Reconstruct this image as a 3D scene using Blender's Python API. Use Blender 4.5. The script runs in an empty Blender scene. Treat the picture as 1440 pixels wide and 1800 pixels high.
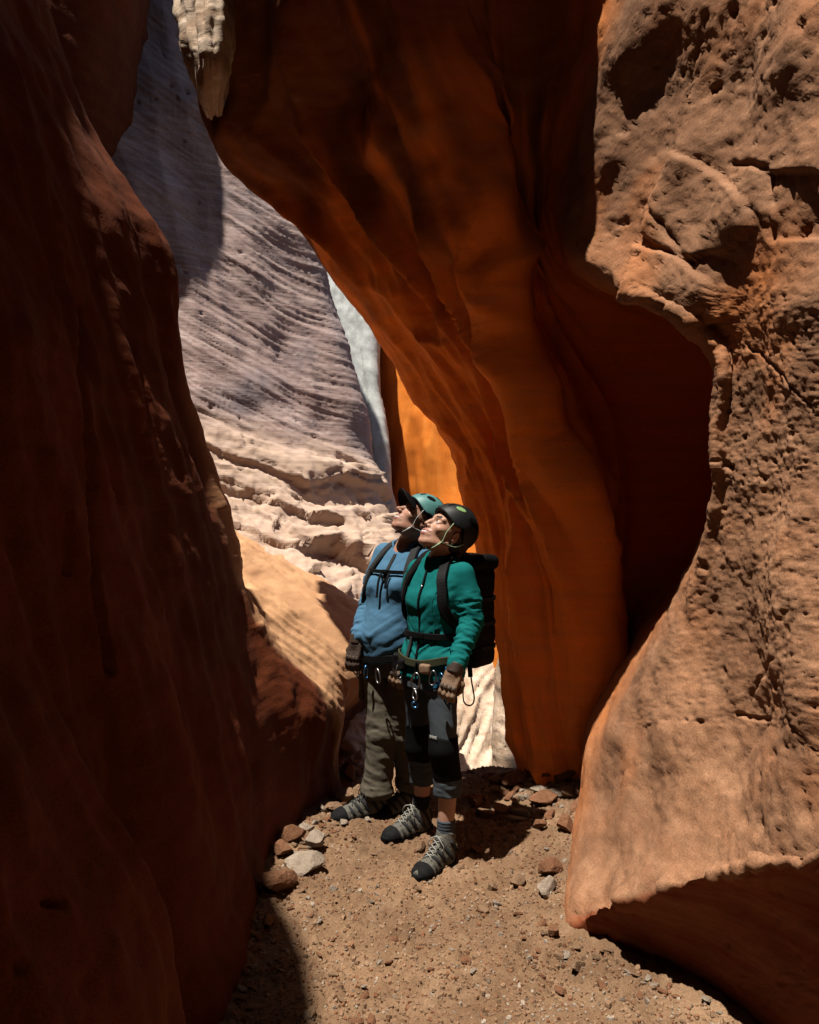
import bpy, math, random
import numpy as np
from mathutils import Vector, Matrix

# ------------------------------------------------------------------ camera, sky, sun, exposure
scene = bpy.context.scene
COL = scene.collection
CAM_H, FPX = 1.65, 1440.0                    # camera height, focal length in photo pixels
cam_data = bpy.data.cameras.new('camera')
cam_data.sensor_width = 36.0
cam_data.lens = 36.0 * FPX / 1800.0
cam_data.clip_start = 0.02
cam_data.clip_end = 500.0
camera = bpy.data.objects.new('camera', cam_data)
camera.location = (0, 0, CAM_H)
camera.rotation_euler = (math.radians(90), 0, 0)
COL.objects.link(camera)
scene.camera = camera

SUN = Vector((-0.22, -0.20, 1.0)).normalized()      # towards the sun: steep, from the left and behind
world = bpy.data.worlds.new('World')
scene.world = world
world.use_nodes = True
wn = world.node_tree
wn.nodes.clear()
sky = wn.nodes.new('ShaderNodeTexSky')
sky.sky_type = 'NISHITA'
sky.sun_disc = False
sky.sun_elevation = math.asin(SUN.z)
sky.sun_rotation = math.atan2(SUN.x, SUN.y)
bg = wn.nodes.new('ShaderNodeBackground')
bg.inputs['Strength'].default_value = 0.05
wo = wn.nodes.new('ShaderNodeOutputWorld')
wn.links.new(sky.outputs[0], bg.inputs[0])
wn.links.new(bg.outputs[0], wo.inputs[0])
sun_data = bpy.data.lights.new('sun', 'SUN')
sun_data.energy = 5.0
sun_data.angle = math.radians(0.7)
sun_data.color = (1.0, 0.93, 0.82)
sun = bpy.data.objects.new('sun', sun_data)
sun.rotation_euler = SUN.to_track_quat('Z', 'Y').to_euler()
sun.location = (-3, -2.5, 16)
COL.objects.link(sun)
scene.view_settings.view_transform = 'Standard'
scene.view_settings.look = 'None'
scene.view_settings.exposure = 1.2
scene.view_settings.gamma = 1.0
scene.view_settings.use_curve_mapping = False
scene.render.engine = 'CYCLES'
scene.cycles.use_denoising = True
scene.cycles.use_adaptive_sampling = True
scene.cycles.adaptive_threshold = 0.02
scene.cycles.max_bounces = 7
scene.cycles.diffuse_bounces = 5
scene.cycles.sample_clamp_indirect = 6.0

random.seed(7)
rng = np.random.default_rng(11)

# ------------------------------------------------------------------ noise
def _hash(ix, iy, iz, seed):
    u = np.uint32
    with np.errstate(over='ignore'):
        h = ix.astype(u) * u(374761393) + iy.astype(u) * u(668265263) + iz.astype(u) * u(1440662683) + u((seed * 1274126177) & 0xffffffff)
        h = (h ^ (h >> u(13))) * u(1274126177)
        h = (h ^ (h >> u(16))) * u(2246822519)
        return h ^ (h >> u(15))

def noise3(p, seed=0):
    """value-gradient mix noise in about -1..1 for an (N,3) array"""
    p = np.asarray(p, dtype=np.float32)
    i = np.floor(p).astype(np.int32)
    f = p - i.astype(np.float32)
    w = f * f * f * (f * (f * 6 - 15) + 10)
    out = np.zeros(len(p), np.float32)
    for dx in (0, 1):
        wx = w[:, 0] if dx else 1 - w[:, 0]
        for dy in (0, 1):
            wy = w[:, 1] if dy else 1 - w[:, 1]
            for dz in (0, 1):
                wz = w[:, 2] if dz else 1 - w[:, 2]
                h = _hash(i[:, 0] + dx, i[:, 1] + dy, i[:, 2] + dz, seed)
                k = np.float32(1 / 511.5)
                gx = (h & np.uint32(1023)).astype(np.float32) * k - 1
                gy = ((h >> np.uint32(10)) & np.uint32(1023)).astype(np.float32) * k - 1
                gz = ((h >> np.uint32(20)) & np.uint32(1023)).astype(np.float32) * k - 1
                out += wx * wy * wz * (gx * (f[:, 0] - dx) + gy * (f[:, 1] - dy) + gz * (f[:, 2] - dz))
    return out * 1.5

def fbm(p, octs=4, seed=0, gain=0.5, lac=2.03):
    out = 0; a = 1.0; q = np.asarray(p, np.float32)
    for o in range(octs):
        out = out + a * noise3(q, seed + o * 17)
        q = q * lac + 3.7; a *= gain
    return out

def ridged(p, octs=3, seed=0):
    out = 0; a = 1.0; q = np.asarray(p, np.float32)
    for o in range(octs):
        out = out + a * (1 - 2 * np.abs(noise3(q, seed + o * 13)))
        q = q * 2.1 + 1.3; a *= 0.5
    return out

def worley(p, seed=0, jitter=0.9, mask=None):
    """distance to nearest feature point and its random id, cell size 1"""
    p = np.asarray(p, np.float32)
    if mask is not None:
        D = np.full(len(p), 2.0, np.float32); I = np.zeros(len(p), np.float32)
        if mask.any(): D[mask], I[mask] = worley(p[mask], seed, jitter)
        return D, I
    i = np.floor(p).astype(np.int32)
    best = np.full(len(p), 9.0, np.float32); bid = np.zeros(len(p), np.float32)
    u = np.uint32; k = np.float32(1 / 1023.0)
    for dx in (-1, 0, 1):
        for dy in (-1, 0, 1):
            for dz in (-1, 0, 1):
                c0, c1, c2 = i[:, 0] + dx, i[:, 1] + dy, i[:, 2] + dz
                h = _hash(c0, c1, c2, seed)
                d = 0
                for sh, cc, q in ((0, c0, p[:, 0]), (10, c1, p[:, 1]), (20, c2, p[:, 2])):
                    fp = ((h >> u(sh)) & u(1023)).astype(np.float32) * k
                    d = d + (cc + (fp - 0.5) * jitter + 0.5 - q) ** 2
                m = d < best
                best[m] = d[m]
                bid[m] = ((h[m] * u(2654435761)) >> u(22)).astype(np.float32) * k
    return np.sqrt(best).astype(np.float32), bid

def sstep(a, b, x):
    t = np.clip((x - a) / (b - a), 0, 1)
    return t * t * (3 - 2 * t)

# ------------------------------------------------------------------ objects
def tag(o, label=None, cat=None, group=None, kind=None):
    if label: o['label'] = label
    if cat: o['category'] = cat
    if group: o['group'] = group
    if kind: o['kind'] = kind
    return o

def mesh_np(name, V, F, mat=None, parent=None, smooth=True, attrs=None):
    """one mesh object from numpy vertices and quads/triangles (or a list of index tuples)"""
    me = bpy.data.meshes.new(name)
    V = np.asarray(V, np.float32)
    if isinstance(F, np.ndarray):
        n, k = F.shape
        me.vertices.add(len(V)); me.vertices.foreach_set('co', V.ravel())
        me.loops.add(n * k); me.loops.foreach_set('vertex_index', F.ravel().astype(np.int32))
        me.polygons.add(n)
        me.polygons.foreach_set('loop_start', np.arange(0, n * k, k, dtype=np.int32))
        me.polygons.foreach_set('loop_total', np.full(n, k, np.int32))
        me.update(calc_edges=True)
    else:
        me.from_pydata([tuple(map(float, v)) for v in V], [], F)
        me.update()
    if smooth:
        me.polygons.foreach_set('use_smooth', np.ones(len(me.polygons), bool))
    for k_, a in (attrs or {}).items():
        at = me.attributes.new(k_, 'FLOAT', 'POINT')
        at.data.foreach_set('value', np.asarray(a, np.float32))
    if mat is not None:
        for m in (mat if isinstance(mat, (list, tuple)) else [mat]):
            me.materials.append(m)
    me.validate()
    o = bpy.data.objects.new(name, me)
    COL.objects.link(o)
    if parent is not None: o.parent = parent
    return o

def empty(name, loc=(0, 0, 0), rz=0.0):
    o = bpy.data.objects.new(name, None)
    o.empty_display_size = 0.2
    o.location = loc
    o.rotation_euler = (0, 0, rz)
    COL.objects.link(o)
    return o

# ------------------------------------------------------------------ materials
def new_mat(name):
    m = bpy.data.materials.new(name)
    m.use_nodes = True
    nt = m.node_tree
    b = nt.nodes['Principled BSDF']
    b.inputs['Specular IOR Level'].default_value = 0.25
    return m, nt, b

def nd(nt, typ, **kw):
    n = nt.nodes.new(typ)
    for k, v in kw.items():
        if k in ('operation', 'blend_type', 'data_type', 'attribute_name', 'noise_dimensions', 'feature', 'interpolation_type', 'wave_type', 'bands_direction', 'vector_type', 'distance'):
            setattr(n, k, v)
        else:
            n.inputs[k].default_value = v
    return n

def mixc(nt, fac, a, b, blend='MIX'):
    n = nt.nodes.new('ShaderNodeMix'); n.data_type = 'RGBA'; n.blend_type = blend
    for sock, val in ((n.inputs['Factor'], fac), (n.inputs['A'], a), (n.inputs['B'], b)):
        if hasattr(val, 'is_linked') or isinstance(val, bpy.types.NodeSocket): nt.links.new(val, sock)
        elif isinstance(val, (int, float)): sock.default_value = val
        else: sock.default_value = (*val, 1) if len(val) == 3 else val
    return n.outputs['Result']

def ramp(nt, src, pts):
    r = nt.nodes.new('ShaderNodeValToRGB')
    e = r.color_ramp.elements
    while len(e) < len(pts): e.new(0.5)
    for k, (pos, c) in enumerate(pts):
        e[k].position = pos
        e[k].color = (c, c, c, 1) if isinstance(c, (int, float)) else (*c, 1)
    nt.links.new(src, r.inputs[0])
    return r.outputs[0]

def noise_tex(nt, vec, scale, detail=5, rough=0.55, dist=0.0):
    n = nt.nodes.new('ShaderNodeTexNoise')
    n.inputs['Scale'].default_value = scale
    n.inputs['Detail'].default_value = detail
    n.inputs['Roughness'].default_value = rough
    n.inputs['Distortion'].default_value = dist
    nt.links.new(vec, n.inputs['Vector'])
    return n.outputs[0]

def mapping(nt, vec, rot=(0, 0, 0), scale=(1, 1, 1), loc=(0, 0, 0)):
    m = nt.nodes.new('ShaderNodeMapping')
    m.inputs['Rotation'].default_value = rot
    m.inputs['Scale'].default_value = scale
    m.inputs['Location'].default_value = loc
    nt.links.new(vec, m.inputs['Vector'])
    return m.outputs[0]

def bump(nt, height, strength, dist, normal=None):
    b = nt.nodes.new('ShaderNodeBump')
    b.inputs['Strength'].default_value = strength
    b.inputs['Distance'].default_value = dist
    nt.links.new(height, b.inputs['Height'])
    if normal is not None: nt.links.new(normal, b.inputs['Normal'])
    return b.outputs[0]

def rock_mat(name, c_dark, c_mid, c_pale, bed_rot=(0, 0.3, 0), bed_scale=(0.6, 0.6, 9), bed=0.5, grain=0.35, pits=0.0,
             pit_scale=22.0, attr_col=None, stain=None, stain_scale=0.8, mottle=0.55):
    """sandstone: broad mottling, thin beds along a tilted axis, sand grain, solution pits"""
    m, nt, b = new_mat(name)
    tc = nt.nodes.new('ShaderNodeTexCoord').outputs['Object']
    big = noise_tex(nt, tc, 1.3, 3, 0.6, 0.3)
    mid = noise_tex(nt, tc, 9.0, 4, 0.65)
    beds = noise_tex(nt, mapping(nt, tc, bed_rot, bed_scale), 1.6, 4, 0.65, 0.0)
    fine = noise_tex(nt, tc, 160.0, 1, 0.7)
    c = mixc(nt, ramp(nt, big, [(0.34, 0.0), (0.66, 1.0)]), c_dark, c_mid)
    c = mixc(nt, ramp(nt, beds, [(0.42, 0.0), (0.66, bed)]), c, c_pale)
    c = mixc(nt, ramp(nt, mid, [(0.36, mottle), (0.56, 0.0)]), c, c_dark)
    g = ramp(nt, fine, [(0.3, 0.75), (0.7, 1.2)])
    c = mixc(nt, 1.0, c, g, 'MULTIPLY')
    if stain is not None:
        st = noise_tex(nt, mapping(nt, tc, (0, 0, 0), (1, 1, 0.55), (3, 1, 2)), stain_scale, 4, 0.5, 0.6)
        c = mixc(nt, ramp(nt, st, [(0.52, 0.0), (0.64, 0.85)]), c, stain)
    if attr_col is not None:
        for an, col in attr_col:
            a = nt.nodes.new('ShaderNodeAttribute'); a.attribute_name = an
            tint = mixc(nt, 1.0, col, mixc(nt, 0.35, (1, 1, 1), g), 'MULTIPLY')
            tint = mixc(nt, ramp(nt, beds, [(0.4, 0.0), (0.75, 0.35)]), tint, c_pale)
            c = mixc(nt, a.outputs['Fac'], c, tint)
    nt.links.new(c, b.inputs['Base Color'])
    b.inputs['Roughness'].default_value = 0.88
    b.inputs['Specular IOR Level'].default_value = 0.12
    nrm = bump(nt, beds, 0.35 * bed, 0.03)
    nrm = bump(nt, mid, grain, 0.02, nrm)
    nrm = bump(nt, fine, grain * 0.8, 0.003, nrm)
    if pits > 0:
        v = nt.nodes.new('ShaderNodeTexVoronoi'); v.inputs['Scale'].default_value = pit_scale
        nt.links.new(mixc(nt, 0.06, tc, nt.nodes[-1].outputs[0]) if False else tc, v.inputs['Vector'])
        vd = ramp(nt, v.outputs['Distance'], [(0.05, 0.0), (0.3, 1.0)])
        nrm = bump(nt, vd, pits, 0.012, nrm)
    nt.links.new(nrm, b.inputs['Normal'])
    return m

def plain(name, col, rough=0.7, spec=0.3, var=0.15, scale=40.0, bmp=0.0, bdist=0.004, metal=0.0, sheen=0.0, weave=False):
    m, nt, b = new_mat(name)
    tc = nt.nodes.new('ShaderNodeTexCoord').outputs['Object']
    n = noise_tex(nt, tc, scale, 5, 0.6)
    n2 = noise_tex(nt, tc, scale * 0.12, 4, 0.6)
    lo = tuple(x * (1 - var) for x in col); hi = tuple(min(1, x * (1 + var)) for x in col)
    c = mixc(nt, ramp(nt, n, [(0.35, 0.0), (0.65, 1.0)]), lo, hi)
    c = mixc(nt, ramp(nt, n2, [(0.3, 0.0), (0.7, 0.5)]), c, tuple(x * (1 - var * 1.5) for x in col))
    nt.links.new(c, b.inputs['Base Color'])
    b.inputs['Roughness'].default_value = rough
    b.inputs['Specular IOR Level'].default_value = spec
    b.inputs['Metallic'].default_value = metal
    if sheen: b.inputs['Sheen Weight'].default_value = sheen
    if bmp > 0:
        nt.links.new(bump(nt, n, bmp, bdist), b.inputs['Normal'])
    return m
# ------------------------------------------------------------------ canyon walls: control nets, smooth interpolation, relief
def px(u, v, Y):
    """photo pixel at a depth that the wall or ground there has -> point"""
    return ((u - 720.0) * Y / FPX, Y, CAM_H - (v - 900.0) * Y / FPX)

def crom(n_ctrl, counts):
    """Catmull-Rom weights (dense x n_ctrl); counts = subdivisions of each span"""
    rows = []; par = []
    for s in range(n_ctrl - 1):
        k = counts[s]
        for j in range(k + (1 if s == n_ctrl - 2 else 0)):
            t = j / k
            w = np.zeros(n_ctrl)
            c = (-0.5 * t**3 + t**2 - 0.5 * t, 1.5 * t**3 - 2.5 * t**2 + 1, -1.5 * t**3 + 2 * t**2 + 0.5 * t, 0.5 * t**3 - 0.5 * t**2)
            for q, cc in zip((s - 1, s, s + 1, s + 2), c):
                if q < 0:            # reflect the end points
                    w[0] += 2 * cc; w[1] -= cc
                elif q >= n_ctrl:
                    w[-1] += 2 * cc; w[-2] -= cc
                else:
                    w[q] += cc
            rows.append(w); par.append(s + t)
    return np.array(rows), np.array(par)

def project(P):
    Y = np.maximum(P[..., 1], 0.5)
    return np.stack([720 + FPX * P[..., 0] / Y, 900 - FPX * (P[..., 2] - CAM_H) / Y], -1)

def spans(C, axis, step, lo=3, hi=160):
    q = project(C)
    q[..., 0] = np.clip(q[..., 0], -60, 1500); q[..., 1] = np.clip(q[..., 1], -60, 1860)
    d = np.linalg.norm(np.diff(q, axis=axis), axis=-1).max(axis=1 - axis)
    d3 = np.linalg.norm(np.diff(C, axis=axis), axis=-1).max(axis=1 - axis)
    return [int(min(hi, max(lo, a / step, b / 0.12))) for a, b in zip(d, d3)]

def sheet(name, C, relief, mat, step=4.0, label=None, cat='rock wall', flip=False, attrs=None, kind='structure'):
    C = np.asarray(C, float)
    wr, tr = crom(C.shape[0], spans(C, 0, step))
    wc, tcx = crom(C.shape[1], spans(C, 1, step))
    P = np.einsum('ri,ijk,cj->rck', wr, C, wc)
    T, S = np.meshgrid(tr, tcx, indexing='ij')
    nr, ncol = T.shape
    def normals(P):
        a = np.gradient(P, axis=0); b = np.gradient(P, axis=1)
        n = np.cross(a, b)
        return n / np.maximum(np.linalg.norm(n, axis=-1, keepdims=True), 1e-9)
    sgn = -1.0 if flip else 1.0
    for fn in relief:
        N = normals(P) * sgn
        d = fn(P.reshape(-1, 3), S.ravel(), T.ravel())
        P = P + N * d.reshape(nr, ncol, 1)
    idx = np.arange(nr * ncol).reshape(nr, ncol)
    F = np.stack([idx[:-1, :-1], idx[:-1, 1:], idx[1:, 1:], idx[1:, :-1]], -1).reshape(-1, 4)
    if flip: F = F[:, ::-1]
    at = {k: f(P.reshape(-1, 3), S.ravel(), T.ravel()) for k, f in (attrs or {}).items()}
    o = mesh_np(name, P.reshape(-1, 3), F, mat, attrs=at)
    tag(o, label, cat, kind=kind)
    return o, P

# ---- materials of the rock
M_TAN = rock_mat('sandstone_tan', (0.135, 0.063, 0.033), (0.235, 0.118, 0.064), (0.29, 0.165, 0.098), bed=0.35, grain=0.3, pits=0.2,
                 attr_col=[('iron', (0.74, 0.205, 0.028)), ('undercut_shade', (0.13, 0.026, 0.007)), ('top_shade', (0.10, 0.032, 0.011))])  # last two tints are shade painted into the rock colour
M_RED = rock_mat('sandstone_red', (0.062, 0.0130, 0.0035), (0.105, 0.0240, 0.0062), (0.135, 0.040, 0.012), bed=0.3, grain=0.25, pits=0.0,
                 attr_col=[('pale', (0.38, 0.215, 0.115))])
M_PINK = rock_mat('sandstone_pink', (0.19, 0.130, 0.118), (0.32, 0.235, 0.215), (0.41, 0.325, 0.30), bed_rot=(0.15, 0.36, 0.1),
                  bed_scale=(0.5, 0.5, 16), bed=0.6, grain=0.25, pits=0.25, pit_scale=11, stain=(0.13, 0.115, 0.130), stain_scale=0.75,
                  attr_col=[('pale', (0.35, 0.25, 0.185))])
M_PALE = rock_mat('sandstone_pale', (0.24, 0.25, 0.245), (0.34, 0.355, 0.35), (0.43, 0.44, 0.435), bed=0.5, grain=0.3,
                  bed_rot=(0, 0, 0), bed_scale=(6, 6, 0.8))
M_CREAM = rock_mat('sandstone_cream', (0.24, 0.155, 0.10), (0.42, 0.32, 0.24), (0.55, 0.46, 0.37), bed=0.7, grain=0.4, pits=0.3, pit_scale=14,
                  bed_rot=(0, 0.9, 0), bed_scale=(1, 1, 7))
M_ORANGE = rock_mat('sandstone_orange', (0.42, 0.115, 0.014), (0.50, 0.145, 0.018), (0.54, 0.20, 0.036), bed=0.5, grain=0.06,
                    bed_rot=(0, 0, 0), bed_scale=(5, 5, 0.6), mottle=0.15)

# ---- distances in photo pixels, for seams and slabs
def pldist(q, pl):
    best = np.full(len(q), 1e6)
    for (ax, ay), (bx, by) in zip(pl[:-1], pl[1:]):
        a = np.array([ax, ay], float); ab = np.array([bx - ax, by - ay], float)
        h = np.clip(((q - a) @ ab) / (ab @ ab), 0, 1)
        best = np.minimum(best, np.linalg.norm(q - a - h[:, None] * ab, axis=1))
    return best
def inpoly(q, pg):
    """signed distance in px, positive inside"""
    ins = np.zeros(len(q), bool)
    for (x0, y0), (x1, y1) in zip(pg, pg[1:] + pg[:1]):
        c = ((y0 > q[:, 1]) != (y1 > q[:, 1])) & (q[:, 0] < (x1 - x0) * (q[:, 1] - y0) / ((y1 - y0) or 1e-9) + x0)
        ins ^= c
    d = pldist(q, pg + pg[:1])
    return np.where(ins, d, -d)

# ---- left wall: stations along the canyon, each a profile of x at heights ZL
ZL = [-1.0, 0.0, 0.25, 0.6, 0.95, 1.25, 1.55, 2.0, 2.4, 2.9, 3.5, 4.2, 5.5, 8.0, 14.0]
LEFT = [  # heights above the frame are shaped so the rim casts shade
 (-5.0, [-0.8, -0.8, -0.85, -0.9, -0.95, -1.0, -1.05, -1.15, -1.3, -1.32, -1.36, -1.4, -1.46, -2.1, -4.0]),
 (-1.0, [-0.8, -0.8, -0.85, -0.9, -0.95, -1.0, -1.05, -1.15, -1.3, -1.32, -1.36, -1.4, -1.46, -2.1, -4.0]),
 (0.6, [-0.78, -0.76, -0.72, -0.75, -0.85, -0.92, -1.0, -1.15, -1.3, -1.32, -1.36, -1.4, -1.46, -2.1, -4.0]),
 (1.3, [-0.64, -0.62, -0.6, -0.66, -0.8, -0.92, -1.0, -1.12, -1.25, -1.32, -1.37, -1.43, -1.5, -2.15, -4.0]),
 (1.8, [-0.56, -0.55, -0.55, -0.61, -0.8, -0.92, -1.0, -1.12, -1.22, -1.32, -1.42, -1.52, -1.64, -2.3, -4.0]),
 (2.12, [-0.58, -0.56, -0.57, -0.67, -0.85, -0.94, -0.99, -1.08, -1.18, -1.32, -1.46, -1.6, -1.78, -2.4, -4.0]),
 (2.32, [-0.7, -0.7, -0.75, -0.84, -0.91, -0.95, -1.0, -1.07, -1.15, -1.32, -1.48, -1.63, -1.82, -2.45, -4.1]),
 (2.7, [-0.57, -0.58, -0.66, -0.76, -0.84, -0.91, -0.97, -1.08, -1.17, -1.3, -1.5, -1.65, -1.86, -2.5, -4.2]),
 (3.2, [-0.6, -0.6, -0.67, -0.76, -0.84, -0.9, -0.96, -1.07, -1.16, -1.28, -1.52, -1.7, -1.92, -2.6, -4.4]),
 (3.75, [-0.66, -0.64, -0.68, -0.74, -0.82, -0.88, -0.93, -1.06, -1.15, -1.25, -1.54, -1.8, -2.08, -2.8, -4.7]),
 (4.2, [-0.6, -0.58, -0.58, -0.62, -0.76, -0.88, -0.93, -1.12, -1.22, -1.28, -1.62, -1.95, -2.35, -3.1, -5.0]),
 (4.45, [-0.52, -0.5, -0.5, -0.5, -0.72, -1.0, -1.3, -1.65, -1.8, -1.95, -2.2, -2.5, -2.8, -3.5, -5.4]),
 (4.68, [-0.44, -0.43, -0.43, -0.43, -0.64, -1.0, -1.45, -2.0, -2.6, -3.4, -4.3, -4.5, -4.5, -4.8, -6.2]),
 (4.8, [-0.72, -0.72, -0.66, -0.42, -0.62, -0.98, -1.45, -2.05, -2.6, -3.4, -4.3, -4.5, -4.5, -4.8, -6.2]),
 (5.15, [-0.66, -0.66, -0.58, -0.3, -0.52, -0.92, -1.42, -2.1, -2.6, -3.4, -4.3, -4.5, -4.5, -4.8, -6.2]),
 (5.7, [-0.5, -0.5, -0.42, -0.22, -0.46, -0.92, -1.45, -2.2, -2.6, -3.4, -4.3, -4.5, -4.5, -4.8, -6.2]),
 (6.6, [-0.3, -0.28, -0.22, -0.16, -0.48, -0.98, -1.52, -2.3, -2.75, -3.5, -3.3, -2.95, -2.58, -2.62, -4.3]),
 (8.0, [-0.2, -0.18, -0.15, -0.14, -0.5, -1.0, -1.6, -2.4, -2.75, -3.5, -3.3, -2.95, -2.58, -2.62, -4.3]),
]
CL = np.array([[(xs[k], y, ZL[k]) for (y, xs) in LEFT] for k in range(len(ZL) - 1, -1, -1)])

LSEAMS = [([(142, 540), (146, 640), (156, 760), (164, 960), (176, 1080), (194, 1180)], 9, 0.035),
          ([(120, 900), (118, 1010)], 6, 0.02), ([(395, 900), (420, 1000), (455, 1090)], 9, 0.02), ([(255, 640), (258, 760)], 7, 0.012),
          ([(90, 1580), (112, 1590)], 12, 0.03), ([(20, 1690), (50, 1720)], 10, 0.02)]
def rel_left(P, S, T):
    fl = ridged(np.stack([P[:, 1] * 2.6 + 0.25 * P[:, 2], P[:, 2] * 0.35, P[:, 0] * 0.6], 1), 2, 3)
    d = 0.040 * fl * sstep(0.1, 0.7, P[:, 2]) * sstep(6.0, 4.5, P[:, 2])
    d += 0.028 * fbm(P * 1.3, 3, 5)
    return d
def rel_left2(P, S, T):
    d = 0.014 * fbm(P * np.array([7, 7, 5.0]), 4, 8)
    low = sstep(1.2, 0.4, P[:, 2]) * sstep(2.3, 1.9, P[:, 1])
    w, wid = worley(P * 9.0, 4, mask=low > 0.01)
    d -= low * 0.014 * sstep(0.33, 0.1, w) * (wid > 0.55)
    qp = project(P); nz_ = np.stack([noise3(P * 5, 34), noise3(P * 5, 35)], 1) * 8
    vis = P[:, 1] > 1.2
    for pl, wd, dp in LSEAMS:
        d -= vis * dp * sstep(wd, wd * 0.2, pldist(qp + nz_, pl))
    # stringers of bedding on the sunlit ramp
    rmp = sstep(4.1, 4.5, P[:, 1]) * sstep(0.4, 0.8, P[:, 2])
    q = P[:, 2] * 0.9 + P[:, 0] * 0.75 + 0.12 * P[:, 1] + 0.05 * noise3(P * 2.0, 31)
    d += rmp * 0.016 * fbm(np.stack([q * 26, P[:, 1] * 1.2, np.zeros(len(q))], 1), 3, 21)
    return d
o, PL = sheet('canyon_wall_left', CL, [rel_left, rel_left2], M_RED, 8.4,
      'dark red sandstone canyon wall along the left with a sunlit ramp', 'canyon wall',
      attrs={'pale': lambda P, S, T: sstep(-0.10, 0.14, P[:, 2] - np.interp(P[:, 1], [3.9, 4.3, 4.45, 4.6, 5.0], [1.6, 0.95, 0.72, 0.25, 0.5]) + 0.12 * fbm(P * 3.0, 3, 33)) * sstep(3.9, 4.2, P[:, 1]) * sstep(2.6, 2.0, P[:, 2])})

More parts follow.
